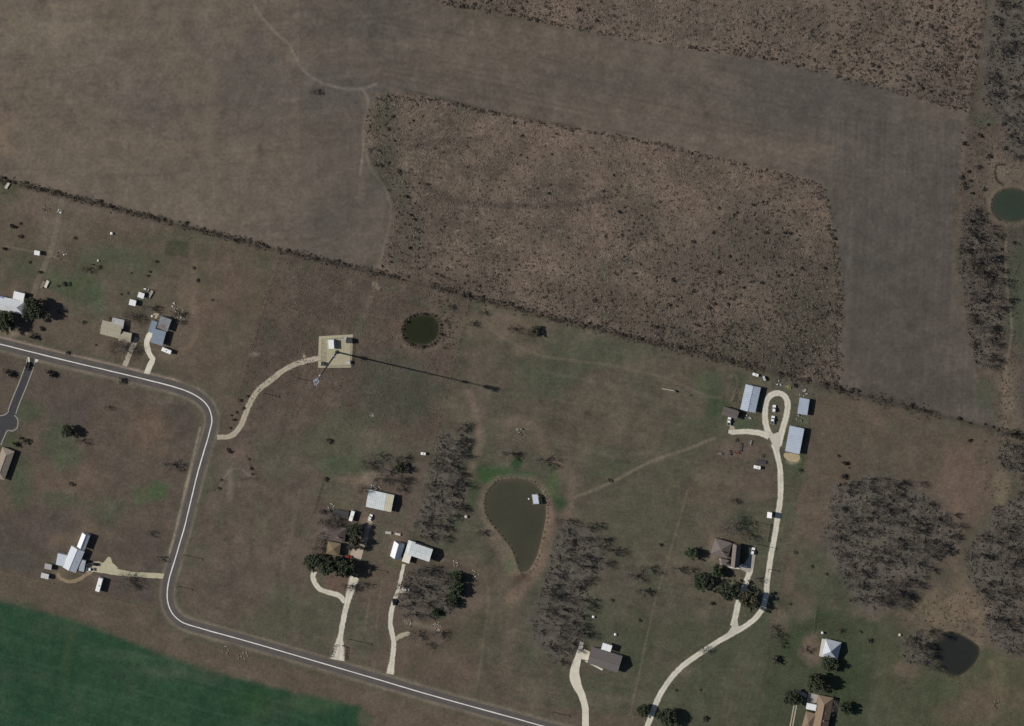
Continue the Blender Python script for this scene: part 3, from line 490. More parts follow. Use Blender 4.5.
# ------------------------------------------------------------------ BUILDINGS
M_SHING_BR = plain('brown_shingle', alb((104,95,90)), 0.95, 0.22, 1.6); M_SHING_GR = plain('grey_brown_shingle', alb((100,93,90)), 0.95, 0.18, 1.6)
M_TANROOF = plain('tan_shingle', alb((158,149,130)), 0.95, 0.16, 1.2); M_ORANGE = plain('sandy_brown_shingle', alb((122,104,86)), 0.95, 0.15, 1.4); M_DARKROOF = plain('dark_felt', alb((62,64,62)), 0.95, 0.25, 0.8)
M_DBROWN = plain('dull_brown_roof', alb((92,81,76)), 0.95, 0.28, 0.8); M_MUST = plain('mustard_tan_roof', alb((112,99,78)), 0.95, 0.22, 0.9)
M_WHITE = plain('white_paint', (0.78,0.78,0.77), 0.6, 0.06, 0.8); M_GREYW = plain('grey_wall', (0.42,0.41,0.39), 0.8, 0.12, 0.8); M_BRICK = plain('brick_wall', (0.30,0.19,0.14), 0.9, 0.2, 2.0)
M_CREAM = plain('cream_wall', (0.55,0.5,0.42), 0.8, 0.1, 0.8); M_WOODW = plain('timber_wall', (0.22,0.16,0.11), 0.9, 0.25, 1.5); M_METW = plain('metal_wall', (0.45,0.48,0.5), 0.6, 0.1, 0.8)
M_GLASS = plain('dark_glass', (0.03,0.035,0.045), 0.12, 0.05, 1.0, spec=0.5); M_DOOR = plain('door_paint', (0.32,0.3,0.28), 0.7, 0.1, 1.0); M_VENT = plain('vent_metal', (0.4,0.4,0.4), 0.5, 0.1, 2)
M_STEEL = plain('galvanised_steel', (0.42,0.43,0.44), 0.5, 0.15, 1.5); M_DARKMETAL = plain('dark_metal', (0.05,0.05,0.055), 0.6, 0.2, 1.5); M_TYRE = plain('tyre_rubber', (0.025,0.025,0.025), 0.9, 0.2, 3); M_RIM = plain('wheel_rim', (0.4,0.4,0.42), 0.4, 0.1, 3)
M_WOOD = plain('weathered_wood', (0.2,0.165,0.13), 0.9, 0.3, 1.5); M_LAMP = plain('lamp_lens', (0.7,0.68,0.6), 0.3, 0.05, 2)
def frame(A, B, Cc, z):
    a, b, c = P(*A, z), P(*B, z), P(*Cc, z); ex = (b-a); L = ex.length; ex.normalize(); ey = Vector((-ex.y, ex.x, 0)); wv = (c-b).dot(ey)
    if wv < 0: ey = -ey; wv = -wv
    o = a+ex*(L/2)+ey*(wv/2); return Vector((o.x, o.y, 0)), ex, ey, L, wv
def building(name, label, cat, blocks, group=None):
    root = None
    for bi, bk in enumerate(blocks):
        e, r, kd = bk.get('eave', 2.6), bk.get('rise', 1.2), bk.get('kind', 'gable'); ov = bk.get('over', 0.35)
        o, ex, ey, L, W = frame(*bk['c'], e); L -= 2*ov; W -= 2*ov
        if root is None: root = empty(name, o, label, cat, group); base = o
        def T(x, y, z): q = o-base+ex*x+ey*y; return (q.x, q.y, z)
        l, wd = L/2, W/2; fl = ex.cross(ey).z < 0
        def F(fs): return [f[::-1] for f in fs] if fl else fs
        # walls
        if not bk.get('open'):
            mb = MB()
            if kd == 'gable': mb.add([T(-l,-wd,0),T(l,-wd,0),T(l,wd,0),T(-l,wd,0),T(-l,-wd,e),T(l,-wd,e),T(l,wd,e),T(-l,wd,e),T(-l,0,e+r),T(l,0,e+r)], F([(0,1,5,4),(2,3,7,6),(1,2,6,9,5),(3,0,4,8,7)]))
            elif kd == 'shed': mb.add([T(-l,-wd,0),T(l,-wd,0),T(l,wd,0),T(-l,wd,0),T(-l,-wd,e),T(l,-wd,e),T(l,wd,e+r),T(-l,wd,e+r)], F([(0,1,5,4),(1,2,6,5),(2,3,7,6),(3,0,4,7)]))
            else: mb.add([T(-l,-wd,0),T(l,-wd,0),T(l,wd,0),T(-l,wd,0),T(-l,-wd,e),T(l,-wd,e),T(l,wd,e),T(-l,wd,e)], F([(0,1,5,4),(1,2,6,5),(2,3,7,6),(3,0,4,7)]))
            mb.build('wall', bk.get('wall', M_GREYW), root)
        else:
            nps = max(2, int(L/3.5)+1)
            for i in range(nps):
                for sy in (-1, 1):
                    x = -l+0.15+(L-0.3)*i/(nps-1); p0 = T(x, sy*(wd-0.1), 0); mb = MB(); mb.tube(p0, (p0[0], p0[1], e+(r if kd == 'shed' and sy > 0 else 0)), 0.08); mb.build('post', M_STEEL, root)
        # roof
        th = 0.16; mb = MB(); g = ov; zb = e+0.02
        def roofsheet(top, faces, edge):
            k = len(top); bot = [(x, y, z-th) for x, y, z in top]
            mb.add(top+bot, F(faces)+F([tuple(i+k for i in f)[::-1] for f in faces])+F([(edge[i], edge[i]+k, edge[(i+1)%len(edge)]+k, edge[(i+1)%len(edge)]) for i in range(len(edge))]))
        L2, W2 = l+g, wd+g
        if kd == 'gable':
            dz = r/max(wd, .1)*g; roofsheet([T(-L2,-W2,zb-dz+th),T(L2,-W2,zb-dz+th),T(L2,0,zb+r+th),T(-L2,0,zb+r+th),T(L2,W2,zb-dz+th),T(-L2,W2,zb-dz+th)], [(0,1,2,3),(3,2,4,5)], [0,1,2,4,5,3])
        elif kd == 'hip':
            hr = bk.get('ridge', max(0.0, L2-W2)); dz = r/max(W2, .1)*g
            if hr < 0.2: roofsheet([T(-L2,-W2,zb-dz+th),T(L2,-W2,zb-dz+th),T(L2,W2,zb-dz+th),T(-L2,W2,zb-dz+th),T(0,0,zb+r+th)], [(0,1,4),(1,2,4),(2,3,4),(3,0,4)], [0,1,2,3])
            else: roofsheet([T(-L2,-W2,zb-dz+th),T(L2,-W2,zb-dz+th),T(L2,W2,zb-dz+th),T(-L2,W2,zb-dz+th),T(-hr,0,zb+r+th),T(hr,0,zb+r+th)], [(0,1,5,4),(1,2,5),(2,3,4,5),(3,0,4)], [0,1,2,3])
        elif kd == 'shed':
            s_ = r/W; roofsheet([T(-L2,-W2,zb-s_*g+th),T(L2,-W2,zb-s_*g+th),T(L2,W2,zb+r+s_*g+th),T(-L2,W2,zb+r+s_*g+th)], [(0,1,2,3)], [0,1,2,3])
        else: roofsheet([T(-L2,-W2,zb+th),T(L2,-W2,zb+th),T(L2,W2,zb+th),T(-L2,W2,zb+th)], [(0,1,2,3)], [0,1,2,3])
        ro = mb.build('roof', bk.get('roof', M_SHING_BR), root)
        if bk.get('rlabel'): ro['label'] = bk['rlabel']
        if kd in ('gable', 'hip'):
            hr = L2 if kd == 'gable' else bk.get('ridge', max(0.0, L2-W2))
            if hr > 0.5:
                m2 = MB(); m2.tube(T(-hr,0,zb+r+th+0.02), T(hr,0,zb+r+th+0.02), 0.13, n=6); m2.build('ridge_cap', bk.get('roof', M_SHING_BR), ro)
        for (fx, fy, kind2) in bk.get('bits', []):
            m2 = MB(); zz = e+r*(1-abs(fy)) if kd in ('gable', 'hip') else e
            p0 = T(fx*l, fy*wd, zz)
            if kind2 == 'chimney': m2.box((p0[0], p0[1], zz+0.5), (0.9, 0.7, 1.6), math.atan2(ex.y, ex.x)); m2.build('chimney', M_BRICK, ro)
            else: m2.tube((p0[0], p0[1], zz-0.1), (p0[0], p0[1], zz+0.55), 0.18, n=8); m2.build('roof_vent', M_VENT, ro)
        if not bk.get('open') and bk.get('openings', True):
            nw = max(1, int(L/4.0)); ang = math.atan2(ex.y, ex.x)
            for sy in (-1, 1):
                for i in range(nw):
                    x = -l+L*(i+0.5)/nw; p0 = T(x, sy*(wd+0.02), 0)
                    if i == nw//2 and sy < 0:
                        if bk.get('bigdoor'): m2 = MB(); m2.box((p0[0], p0[1], min(e-0.3, 3.0)/2), (3.2, 0.08, min(e-0.3, 3.0)), ang); m2.build('sliding_door', M_STEEL, root)
                        else:
                            m2 = MB(); m2.box((p0[0], p0[1], 1.02), (0.95, 0.08, 2.04), ang); d_ = m2.build('door', M_DOOR, root)
                            m3 = MB(); q0 = T(x+0.35, sy*(wd+0.09), 0); m3.box((q0[0], q0[1], 1.0), (0.1, 0.08, 0.08), ang); m3.build('handle', M_STEEL, d_)
                    elif not bk.get('bigdoor') and e > 1.9:
                        m2 = MB(); m2.box((p0[0], p0[1], 1.45), (1.2, 0.06, 1.0), ang); w_ = m2.build('window', M_GLASS, root)
                        m3 = MB(); q0 = T(x, sy*(wd+0.06), 0); m3.box((q0[0], q0[1], 0.91), (1.4, 0.14, 0.07), ang); m3.build('sill', M_WHITE, w_)
    return root
RW = lambda n, c, a=0.0, **k: sheet_metal(n, c, ang=a, **k)
WHT = RW('white_roof_sheet', (0.74,0.75,0.76), 0.25, var=0.08); PALE = RW('pale_grey_roof_sheet', (0.60,0.63,0.65), 1.36); BLUE = RW('blue_grey_roof_sheet', (0.30,0.35,0.43), 1.3); BLUEL = RW('light_blue_roof_sheet', (0.36,0.41,0.49), 1.33, pitch=1.4)
BLUED = RW('slate_blue_roof_sheet', (0.24,0.29,0.35), -1.22, rust=0.0); BLUER = RW('rusty_grey_roof_sheet', (0.27,0.285,0.31), -1.22, rust=0.55); GREYM = RW('grey_roof_sheet', (0.44,0.46,0.48), 0.3); SILV = RW('silver_roof_sheet', (0.58,0.61,0.62), 0.2, var=0.22)
# farm at the top of the turning loop
building('metal_barn', 'long blue grey gabled metal barn left of the gravel turning loop', 'barn', [dict(c=((745.8,384),(740.2,409.3),(755,414)), eave=2.6, rise=0.75, roof=BLUEL, wall=M_METW, bigdoor=True, bits=[(-0.4,0.1,'v'),(0.4,0.1,'v')])])
building('long_shed', 'long low shed with a dull brown roof southwest of the blue barn', 'shed', [dict(c=((724,406.3),(739.3,411.6),(736.4,419.3)), eave=2.9, rise=0.6, roof=plain('brown_roof_sheet', alb((94,86,82)), 0.8, 0.15, 0.6), wall=M_WOODW, bigdoor=True)])
building('small_barn', 'smaller square blue grey metal barn right of the turning loop', 'barn', [dict(c=((799.7,397.5),(797.3,413.4),(807.3,415)), eave=2.1, rise=0.35, kind='shed', roof=BLUE, wall=M_METW, bigdoor=True)])
building('large_barn', 'large pale blue metal barn with a sandy apron south of the loop', 'barn', [dict(c=((789.8,425.5),(785,451),(799.6,453.8)), eave=2.3, rise=0.5, kind='shed', roof=BLUEL, wall=M_METW, bigdoor=True)])
# brown house beside the long driveway
building('brown_house', 'brown shingled house with a concrete apron beside the long driveway', 'house', [
 dict(c=((732.9,543.7),(730.7,566.5),(738.8,568.3)), eave=4.2, rise=2.2, roof=M_SHING_BR, wall=M_BRICK, bits=[(0.3,0.4,'v')]),
 dict(c=((715.2,538),(732.3,543.2),(729,559)), eave=3.0, rise=1.9, kind='hip', roof=M_SHING_BR, wall=M_BRICK, bits=[(0.2,0.3,'chimney'),(-0.3,0.4,'v')]),
 dict(c=((720.5,558),(729.5,560.5),(729.3,566)), eave=2.6, rise=0.8, kind='hip', roof=M_SHING_BR, wall=M_BRICK, openings=False)])
building('pump_house', 'tiny square pump house with a bright white roof beside the long driveway', 'pump house', [dict(c=((767.4,511.8),(766.8,517.6),(771.6,518.3)), eave=3.2, rise=0.4, kind='shed', roof=WHT, wall=M_GREYW)])
# grey gabled house by the concrete drive
building('grey_house', 'grey brown gabled house at the end of the concrete driveway', 'house', [dict(c=((592.3,646.8),(622.6,656.3),(617.8,672.6)), eave=3.0, rise=2.2, roof=M_SHING_GR, wall=M_CREAM, bits=[(0.2,0.4,'v'),(-0.5,0.35,'v'),(0.6,-0.3,'v')])])
building('patio_cover', 'bright white flat patio cover on the north side of the grey brown house', 'canopy', [dict(c=((603,642.7),(612.3,645.6),(611,652.2)), eave=3.6, rise=0.3, kind='flat', roof=WHT, open=True, over=0.2)])
# south-east pair
building('hip_house', 'small house with a steep silver pyramid roof and white porch', 'house', [dict(c=((825.2,638.5),(841.7,642.7),(838.6,660)), eave=2.2, rise=4.9, kind='hip', ridge=0.0, roof=RW('steep_silver_sheet', (0.42,0.45,0.51), 0.3), wall=M_CREAM),
 dict(c=((822,638.5),(819,656),(824.6,657.2)), eave=2.3, rise=0.3, kind='shed', roof=RW('porch_sheet', (0.5,0.47,0.44), 0.3, rust=0.2), open=True)])
building('sandy_house', 'sandy brown hipped house with a white canopy at the bottom edge', 'house', [
 dict(c=((818.6,695),(811.5,733),(826.3,736.5)), eave=2.8, rise=2.2, kind='hip', roof=M_ORANGE, wall=M_BRICK, bits=[(-0.2,0.4,'v'),(0.2,0.3,'chimney')]),
 dict(c=((806.2,711),(816.5,714),(811,733)), eave=2.7, rise=1.3, kind='hip', roof=M_ORANGE, wall=M_BRICK)])
building('patio_cover', 'white flat canopy beside the sandy brown hipped house', 'canopy', [dict(c=((807,702.8),(816.8,704.8),(815.6,710.8)), eave=3.2, rise=0.2, kind='flat', roof=WHT, open=True, over=0.2)])
# centre-left homestead
building('workshop', 'large pale metal workshop with a yellowed panel beside bare trees', 'workshop', [dict(c=((369,489.5),(386.8,493.45),(382.8,510.4)), eave=3.0, rise=0.7, roof=SILV, wall=M_METW, bigdoor=True, over=0.3), dict(c=((387,493.5),(394.4,495.2),(390.3,512)), eave=3.0, rise=0.7, roof=RW('yellowed_sheet', (0.50,0.47,0.36), 0.2, var=0.15), wall=M_METW, openings=False, over=0.3, rlabel='yellowed roof panel')])
building('dark_shed', 'low shed with a dark green grey roof south of the garden', 'shed', [dict(c=((333.5,509),(349.2,511.4),(348,518.6)), eave=2.5, rise=0.5, roof=M_DARKROOF, wall=M_WOODW)])
building('ranch_house', 'brown roofed house with a mustard wing among bare trees and cedars', 'house', [
 dict(c=((324,524),(346.5,528),(344.2,543)), eave=3.0, rise=1.5, kind='hip', roof=M_DBROWN, wall=M_WOODW, bits=[(0.4,0.3,'chimney'),(-0.3,0.4,'v')]),
 dict(c=((328,541),(341,543.5),(337.8,556)), eave=3.4, rise=1.4, kind='hip', roof=M_MUST, wall=M_WOODW)])
building('white_shed', 'steep gabled shed with one white and one slate slope beside the boundary', 'shed', [dict(c=((399.2-5,541),(390,556),(400.8,558.4)), eave=2.8, rise=2.9, roof=RW('white_slate_sheet', (0.62,0.64,0.68), -1.35), wall=M_METW)])
building('silver_house', 'silver metal roofed house with a white awning east of the gabled shed', 'house', [dict(c=((411.5,542.2),(433,549.4),(429,561.8)), eave=4.0, rise=1.3, roof=SILV, wall=M_CREAM, bits=[(0.1,0.4,'v'),(-0.4,0.3,'v')]),
 dict(c=((408.6,540),(404.8,552.8),(412,555)), eave=3.2, rise=0.3, kind='shed', roof=PALE, wall=M_CREAM, openings=False)])
building('awning', 'cream white awning at the southwest corner of the silver roofed house', 'awning', [dict(c=((404.4,552.8),(411.6,555.2),(408.6,563.4)), eave=2.6, rise=0.2, kind='flat', roof=RW('cream_sheet', (0.72,0.68,0.6), 0.3, var=0.06), open=True, over=0.2)])
# west houses along the road
building('white_house', 'pale metal roofed house with a white flat extension at the left edge', 'house', [dict(c=((-10,294.2),(25,301.6),(21,314.2)), eave=2.7, rise=2.0, kind='hip', roof=PALE, wall=M_WHITE, bits=[(0.1,0.4,'v')]),
 dict(c=((14.2,291),(24.9,293.7),(22.6,301)), eave=3.2, rise=0.3, kind='flat', roof=WHT, wall=M_WHITE, openings=False),
 dict(c=((-6,295),(3.5,297),(2,304)), eave=3.0, rise=0.3, kind='flat', roof=RW('bluish_sheet', (0.3,0.34,0.46), 0.3), wall=M_WHITE, openings=False)])
building('tan_house', 'tan roofed L shaped house behind a large bare tree by the road', 'house', [dict(c=((102.7,320),(122.5,325),(119,338.6)), eave=2.6, rise=0.9, roof=M_TANROOF, wall=M_CREAM, bits=[(0.3,-0.5,'v'),(-0.4,0.4,'v')]),
 dict(c=((119.8,330.8),(132,333.3),(128,342.4)), eave=2.5, rise=0.7, roof=M_TANROOF, wall=M_CREAM),
 dict(c=((112.5,317.5),(124.5,320),(123,328.5)), eave=2.35, rise=0.4, kind='shed', roof=RW('patchy_grey_sheet', (0.4,0.4,0.41), 0.3, rust=0.2), wall=M_CREAM, openings=False)])
building('blue_house', 'slate blue metal roofed building with a rusty section and curved concrete drive', 'house', [dict(c=((166.2,331.9),(162.4,345.7),(150.2,342.6)), eave=2.9, rise=0.7, kind='shed', roof=BLUED, wall=M_METW),
 dict(c=((171.6,319.8),(167.2,331.6),(156.2,329.2)), eave=3.1, rise=0.8, kind='shed', roof=BLUER, wall=M_METW, rlabel='rust patched grey roof section'),
 dict(c=((157.6,322),(153.6,333.6),(148,332)), eave=2.5, rise=0.4, kind='shed', roof=BLUED, wall=M_METW, openings=False)])
building('storage_shed', 'white roofed storage shed between the junk rows, northern one', 'shed', [dict(c=((139,291.7),(144.8,293.8),(143.3,298.7)), eave=2.4, rise=0.3, kind='shed', roof=WHT, wall=M_GREYW)], 'storage sheds north of the tan house')
building('storage_shed', 'white square storage shed nearest the tan roofed house', 'shed', [dict(c=((130,299),(136.4,300.6),(135,306)), eave=2.3, rise=0.3, kind='shed', roof=WHT, wall=M_GREYW)], 'storage sheds north of the tan house')
building('storage_shed', 'lone little white shed in the brown paddock beside a dirt track', 'shed', [dict(c=((34.6,250.2),(40,251.2),(39.4,255.4)), eave=2.3, rise=0.3, kind='shed', roof=WHT, wall=M_GREYW)])
# L-shaped white house
building('white_farmhouse', 'white metal roofed farmhouse with staggered wings beside a yellow gravel drive', 'house', [
 dict(c=((82.3,532.7),(76.9,546.6),(85.3,548.3)), eave=3.4, rise=1.3, roof=RW('white_gable_sheet', (0.68,0.7,0.73), -1.2, var=0.08), wall=M_WHITE),
 dict(c=((71.5,545.7),(62.6,567),(76.8,570.2)), eave=3.2, rise=1.3, roof=RW('pale_gable_sheet', (0.5,0.54,0.59), -1.2, var=0.1), wall=M_WHITE, bits=[(0.1,0.4,'v')]),
 dict(c=((57.9,553.2),(67,555.3),(64,566.2)), eave=2.9, rise=0.4, kind='shed', roof=RW('pale_wing_sheet', (0.5,0.54,0.6), -1.2, var=0.08), wall=M_WHITE, openings=False),
 dict(c=((80.6,559.4),(85.8,560.6),(83,571.6)), eave=2.7, rise=0.3, kind='flat', roof=RW('grey_annex_sheet', (0.34,0.36,0.4), -1.2), wall=M_WHITE, openings=False)])
building('garden_shed', 'pale grey shed west of the white farmhouse, northern of two', 'shed', [dict(c=((45.2,563.4),(52,564.8),(50.8,570)), eave=2.2, rise=0.5, roof=RW('shed_grey_sheet', (0.40,0.38,0.39), 0.2), wall=M_GREYW)], 'sheds west of the white farmhouse')
building('garden_shed', 'white roofed shed against the south boundary by the white farmhouse', 'shed', [dict(c=((41.5,572.6),(49.2,574.4),(47.6,579.2)), eave=2.3, rise=0.4, roof=RW('shed_pale_sheet', (0.56,0.55,0.55), 0.2), wall=M_GREYW)], 'sheds west of the white farmhouse')
building('edge_house', 'long tan roofed house by the cul de sac at the left edge', 'house', [dict(c=((14.6,451.5),(4.2,480.5),(-8,476.3)), eave=2.6, rise=1.4, kind='hip', roof=plain('pale_tan_shingle', alb((136,124,112)), 0.95, 0.25, 0.8), wall=M_BRICK, bits=[(0.2,0.4,'v')])])

# ------------------------------------------------------------------ TOWER AND ITS COMPOUND
tb = P(337, 352); tower = empty('cell_tower', tb, 'tall slender monopole mast with antennas on top in the gravel compound', 'tower')
mb = MB(); H = 70.0; prev = 0.0
for i, (z0, z1, r0, r1) in enumerate(((0, 18, 0.58, 0.5), (18, 36, 0.48, 0.42), (36, 54, 0.4, 0.34), (54, H, 0.32, 0.26))): mb.tube((0,0,z0), (0,0,z1+0.3), r0, r1, 16)
mb.tube((0,0,0), (0,0,0.25), 1.3, 1.3, 16); mb.build('pole', plain('dull_steel', (0.07,0.07,0.075), 0.55, 0.15, 0.6), tower)
def platform(z, rad, nper, ph):
    mb = MB(); cor = [Vector((rad*math.cos(ph+k*2.0944), rad*math.sin(ph+k*2.0944), z)) for k in range(3)]
    for k in range(3): mb.tube(cor[k], cor[(k+1) % 3], 0.1); mb.tube(cor[k]+Vector((0,0,0.9)), cor[(k+1) % 3]+Vector((0,0,0.9)), 0.05); mb.tube((0,0,z), cor[k], 0.12)
    mb.tube((0,0,z-0.4), (0,0,z+0.5), 0.55, n=12)
    pl = mb.build('antenna_platform', M_STEEL, tower)
    for k in range(3):
        a, b = cor[k], cor[(k+1) % 3]; out = (a+b)/2; an = math.atan2(out.y, out.x)
        for i in range(nper):
            p = a.lerp(b, (i+0.5)/nper); m2 = MB(); m2.box((p.x+0.25*math.cos(an), p.y+0.25*math.sin(an), z+0.3), (0.28, 0.45, 2.3), an); m2.tube((p.x, p.y, z-1.0), (p.x, p.y, z+1.6), 0.05); m2.build('panel_antenna', M_ANT, pl)
M_ANT = plain('antenna_white', (0.6,0.65,0.75), 0.5, 0.05, 1)
platform(69.0, 1.9, 3, 0.4); platform(65.5, 1.3, 2, 0.9); platform(11.5, 1.5, 1, 0.2); platform(56, 0.9, 1, 0.6)
mb = MB(); mb.tube((0,0,70), (0,0,73), 0.05); mb.build('lightning_rod', M_STEEL, tower)
def shelter(px, py, sx, sy, sz, label, wm, rm, nm='equipment_shelter', cat='equipment shelter', ang=0.04, group=None):
    p = P(px, py, sz); p.z = 0; r = empty(nm, p, label, cat, group); m1 = MB(); m1.box((0,0,sz/2), (sx, sy, sz), ang); m1.build('cabinet_body' if sz < 2.3 else 'wall', wm, r)
    m2 = MB(); m2.box((0,0,sz+0.07), (sx+0.25, sy+0.25, 0.12), ang); m2.build('roof', rm, r)
    m3 = MB(); m3.box((sx*0.1, -sy/2-0.03, min(1.0, sz*0.45)), (0.9, 0.05, min(2.0, sz*0.85)), ang); m3.build('door', M_DOOR, r)
    m4 = MB(); m4.box((sx/2+0.2, 0, sz*0.6), (0.4, 0.8, 0.8), ang); m4.build('cooling_unit', M_STEEL, r); return r
shelter(331.2, 344.3, 3.0, 5.2, 2.8, 'white equipment shelter standing in the tower compound', M_WHITE, WHT)
shelter(349, 341, 3.6, 2.4, 2.4, 'dark equipment cabinet in the northeast corner of the tower compound', M_DARKMETAL, M_DARKROOF, 'equipment_cabinet', 'equipment cabinet')
shelter(322.8, 363.8, 1.7, 1.8, 1.4, 'dark squat cabinet in the southwest corner of the tower compound', M_DARKMETAL, M_DARKROOF, 'equipment_cabinet', 'equipment cabinet')
shelter(345.5, 338.6, 1.2, 1.2, 1.6, 'small grey cabinet by the north fence of the tower compound', M_STEEL, M_STEEL, 'equipment_cabinet', 'equipment cabinet')
shelter(348.5, 362.5, 2.0, 1.6, 1.6, 'small grey cabinet in the southeast corner of the tower compound', M_STEEL, M_STEEL, 'equipment_cabinet', 'equipment cabinet')
M_MESH, _t, _b = newmat('chain_link', 0.5); _b.inputs['Base Color'].default_value = (0.3,0.3,0.3,1); _b.inputs['Alpha'].default_value = 0.22
def fence(name, label, pts, h=1.4, gap=4.0, rails=(0.45, 0.9, 1.35), pr=0.07, rr=0.015, mat=M_WOOD, group=None, mesh=False, n=1):
    q = [P(*p) for p in pts]; o0 = q[0].copy(); root = empty(name, o0, label, 'fence', group); ml = MB()
    tot = sum((b-a).length for a, b in zip(q, q[1:])); gap = max(gap, tot/96.0)
    m0 = MB(); m0.tube((0,0,0), (0,0,h), pr, n=5); pm = m0.mesh('post', mat)
    def post(p): o = bpy.data.objects.new('post', pm); COL.objects.link(o); o.parent = root; o.location = (p.x, p.y, 0)
    post(q[0]-o0)
    for a, b in zip(q, q[1:]):
        d = b-a; k = max(1, int(round(d.length/gap)))
        for i in range(1, k+1): post(a+d*(i/k)-o0)
        for z in rails: m1 = MB(); m1.tube((a-o0)+Vector((0,0,z)), (b-o0)+Vector((0,0,z)), rr, n=4); m1.build('rail' if rr > 0.02 else 'wire', mat, root)
        if mesh: ml.add([(a-o0)+Vector((0,0,0.05)), (b-o0)+Vector((0,0,0.05)), (b-o0)+Vector((0,0,h-0.05)), (a-o0)+Vector((0,0,h-0.05))], [(0,1,2,3)])
    if mesh: ml.build('chain_mesh', M_MESH, root)
    return root
fence('chain_link_fence', 'square chain link fence enclosing the tower compound', [(322,338.5),(351,337),(350,365),(321,365.5),(322,338.5)], 2.2, 3.0, (0.1, 2.15), 0.05, 0.03, M_STEEL, mesh=True)
fence('wire_fence', 'long wire fence dividing the ploughed land from the western plots', [(x, float(diag_y(x))) for x in (-100,0,105,200,280,376,470)], 1.3, 4.5)
fence('wire_fence', 'wire fence along the south edge of the brush field above the pasture', [(x, float(diag_y(x))) for x in (474,600,700,811)], 1.3, 4.5)
fence('wire_fence', 'wire fence between the east ploughed strip and the brown field below', [(x, float(diag_y(x))) for x in (815,920,1024,1120)], 1.3, 4.5)
fence('wire_fence', 'wire fence between the tower plot and the west paddock', [(280,252),(258,325),(238,392)], 1.3, 4.5)
fence('wire_fence', 'wire fence between the tower plot and the pond pasture', [(469,298),(452,370),(433,443),(411,540)], 1.3, 4.5)
fence('wire_fence', 'wire fence down the west side of the brown east field', [(813,386),(803,450),(790,530),(778,594),(765,660)], 1.3, 4.5)
fence('wire_fence', 'wire fence along the north side of the lower road', [(205,620),(260,636),(330,656),(334,656.5)], 1.2, 4.0)
fence('wire_fence', 'wire fence along the south boundary of the white farmhouse plot', [(2,570),(60,585),(148,607)], 1.2, 4.0)
fence('corral_fence', 'dark timber corral fence beside the blue grey barn', [(743,384),(737.5,383),(732.5,401),(739,402)], 1.6, 2.5, (0.5, 1.0, 1.5), 0.1, 0.06)
fence('entrance_fence', 'dark flared timber fence left of the yard driveway entrance', [(336.5,644.5),(333.5,646),(330.5,656.5)], 1.7, 2.0, (0.5, 1.0, 1.6), 0.16, 0.1, M_WOOD)
fence('entrance_fence', 'dark flared timber fence right of the yard driveway entrance', [(342.5,645),(346,647),(345,658.5)], 1.7, 2.0, (0.5, 1.0, 1.6), 0.16, 0.1, M_WOOD)
fence('garden_fence', 'timber fence round the garden northwest of the workshop', [(350,485),(322.5,481),(313,512)], 1.3, 2.5, (0.5, 1.1), 0.09, 0.05)
fence('yard_fence', 'short fence running south of the white pump house', [(770,524),(767.5,541)], 1.6, 2.0, (0.4, 0.9, 1.5), 0.1, 0.08)
fence('yard_fence', 'fence running between the pyramid roofed house and the sandy house', [(816.5,607),(813,634)], 1.3, 2.5, (0.5, 1.1), 0.09, 0.04)
fence('yard_fence', 'fence below the silver pyramid roofed house', [(834.5,668),(833,700)], 1.3, 2.5, (0.5, 1.1), 0.09, 0.04)
def pole_at(px, py, h, label):
    p = P(px, py); r = empty('utility_pole', p, label, 'utility pole', 'utility poles')
    m1 = MB(); m1.tube((0,0,0), (0,0,h), 0.2, 0.14, 8); m1.build('pole', M_WOOD, r)
    m2 = MB(); m2.box((0,0,h-0.6), (0.16, 2.4, 0.16), 0.3); m2.build('crossarm', M_WOOD, r)
    for k in (-1, 0, 1): m3 = MB(); m3.tube((-k*1.0*math.sin(0.3), k*1.0*math.cos(0.3), h-0.52), (-k*1.0*math.sin(0.3), k*1.0*math.cos(0.3), h-0.3), 0.06, n=6); m3.build('insulator', M_GREYW, r)
for a in [(297.3,378,7.5,'utility pole standing in rough grass just west of the tower compound'),(264,393,7.5,'utility pole beside the curving tower access track'),(184,554.7,9,'utility pole beside the road above the sharp bend'),(178,586,7,'utility pole on the inside of the sharp road bend'),(349,639,11,'utility pole east of the yard driveway entrance'),(553,712,8,'utility pole at the roadside west of the concrete driveway'),(371,568,8,'utility pole east of the cedar row'),(757,544,9,'utility pole between the brown house and the long driveway'),(755.5,521.5,8,'utility pole southwest of the white pump house'),(769,569,5,'short utility pole beside the long driveway south of the brown house')]: pole_at(*a)

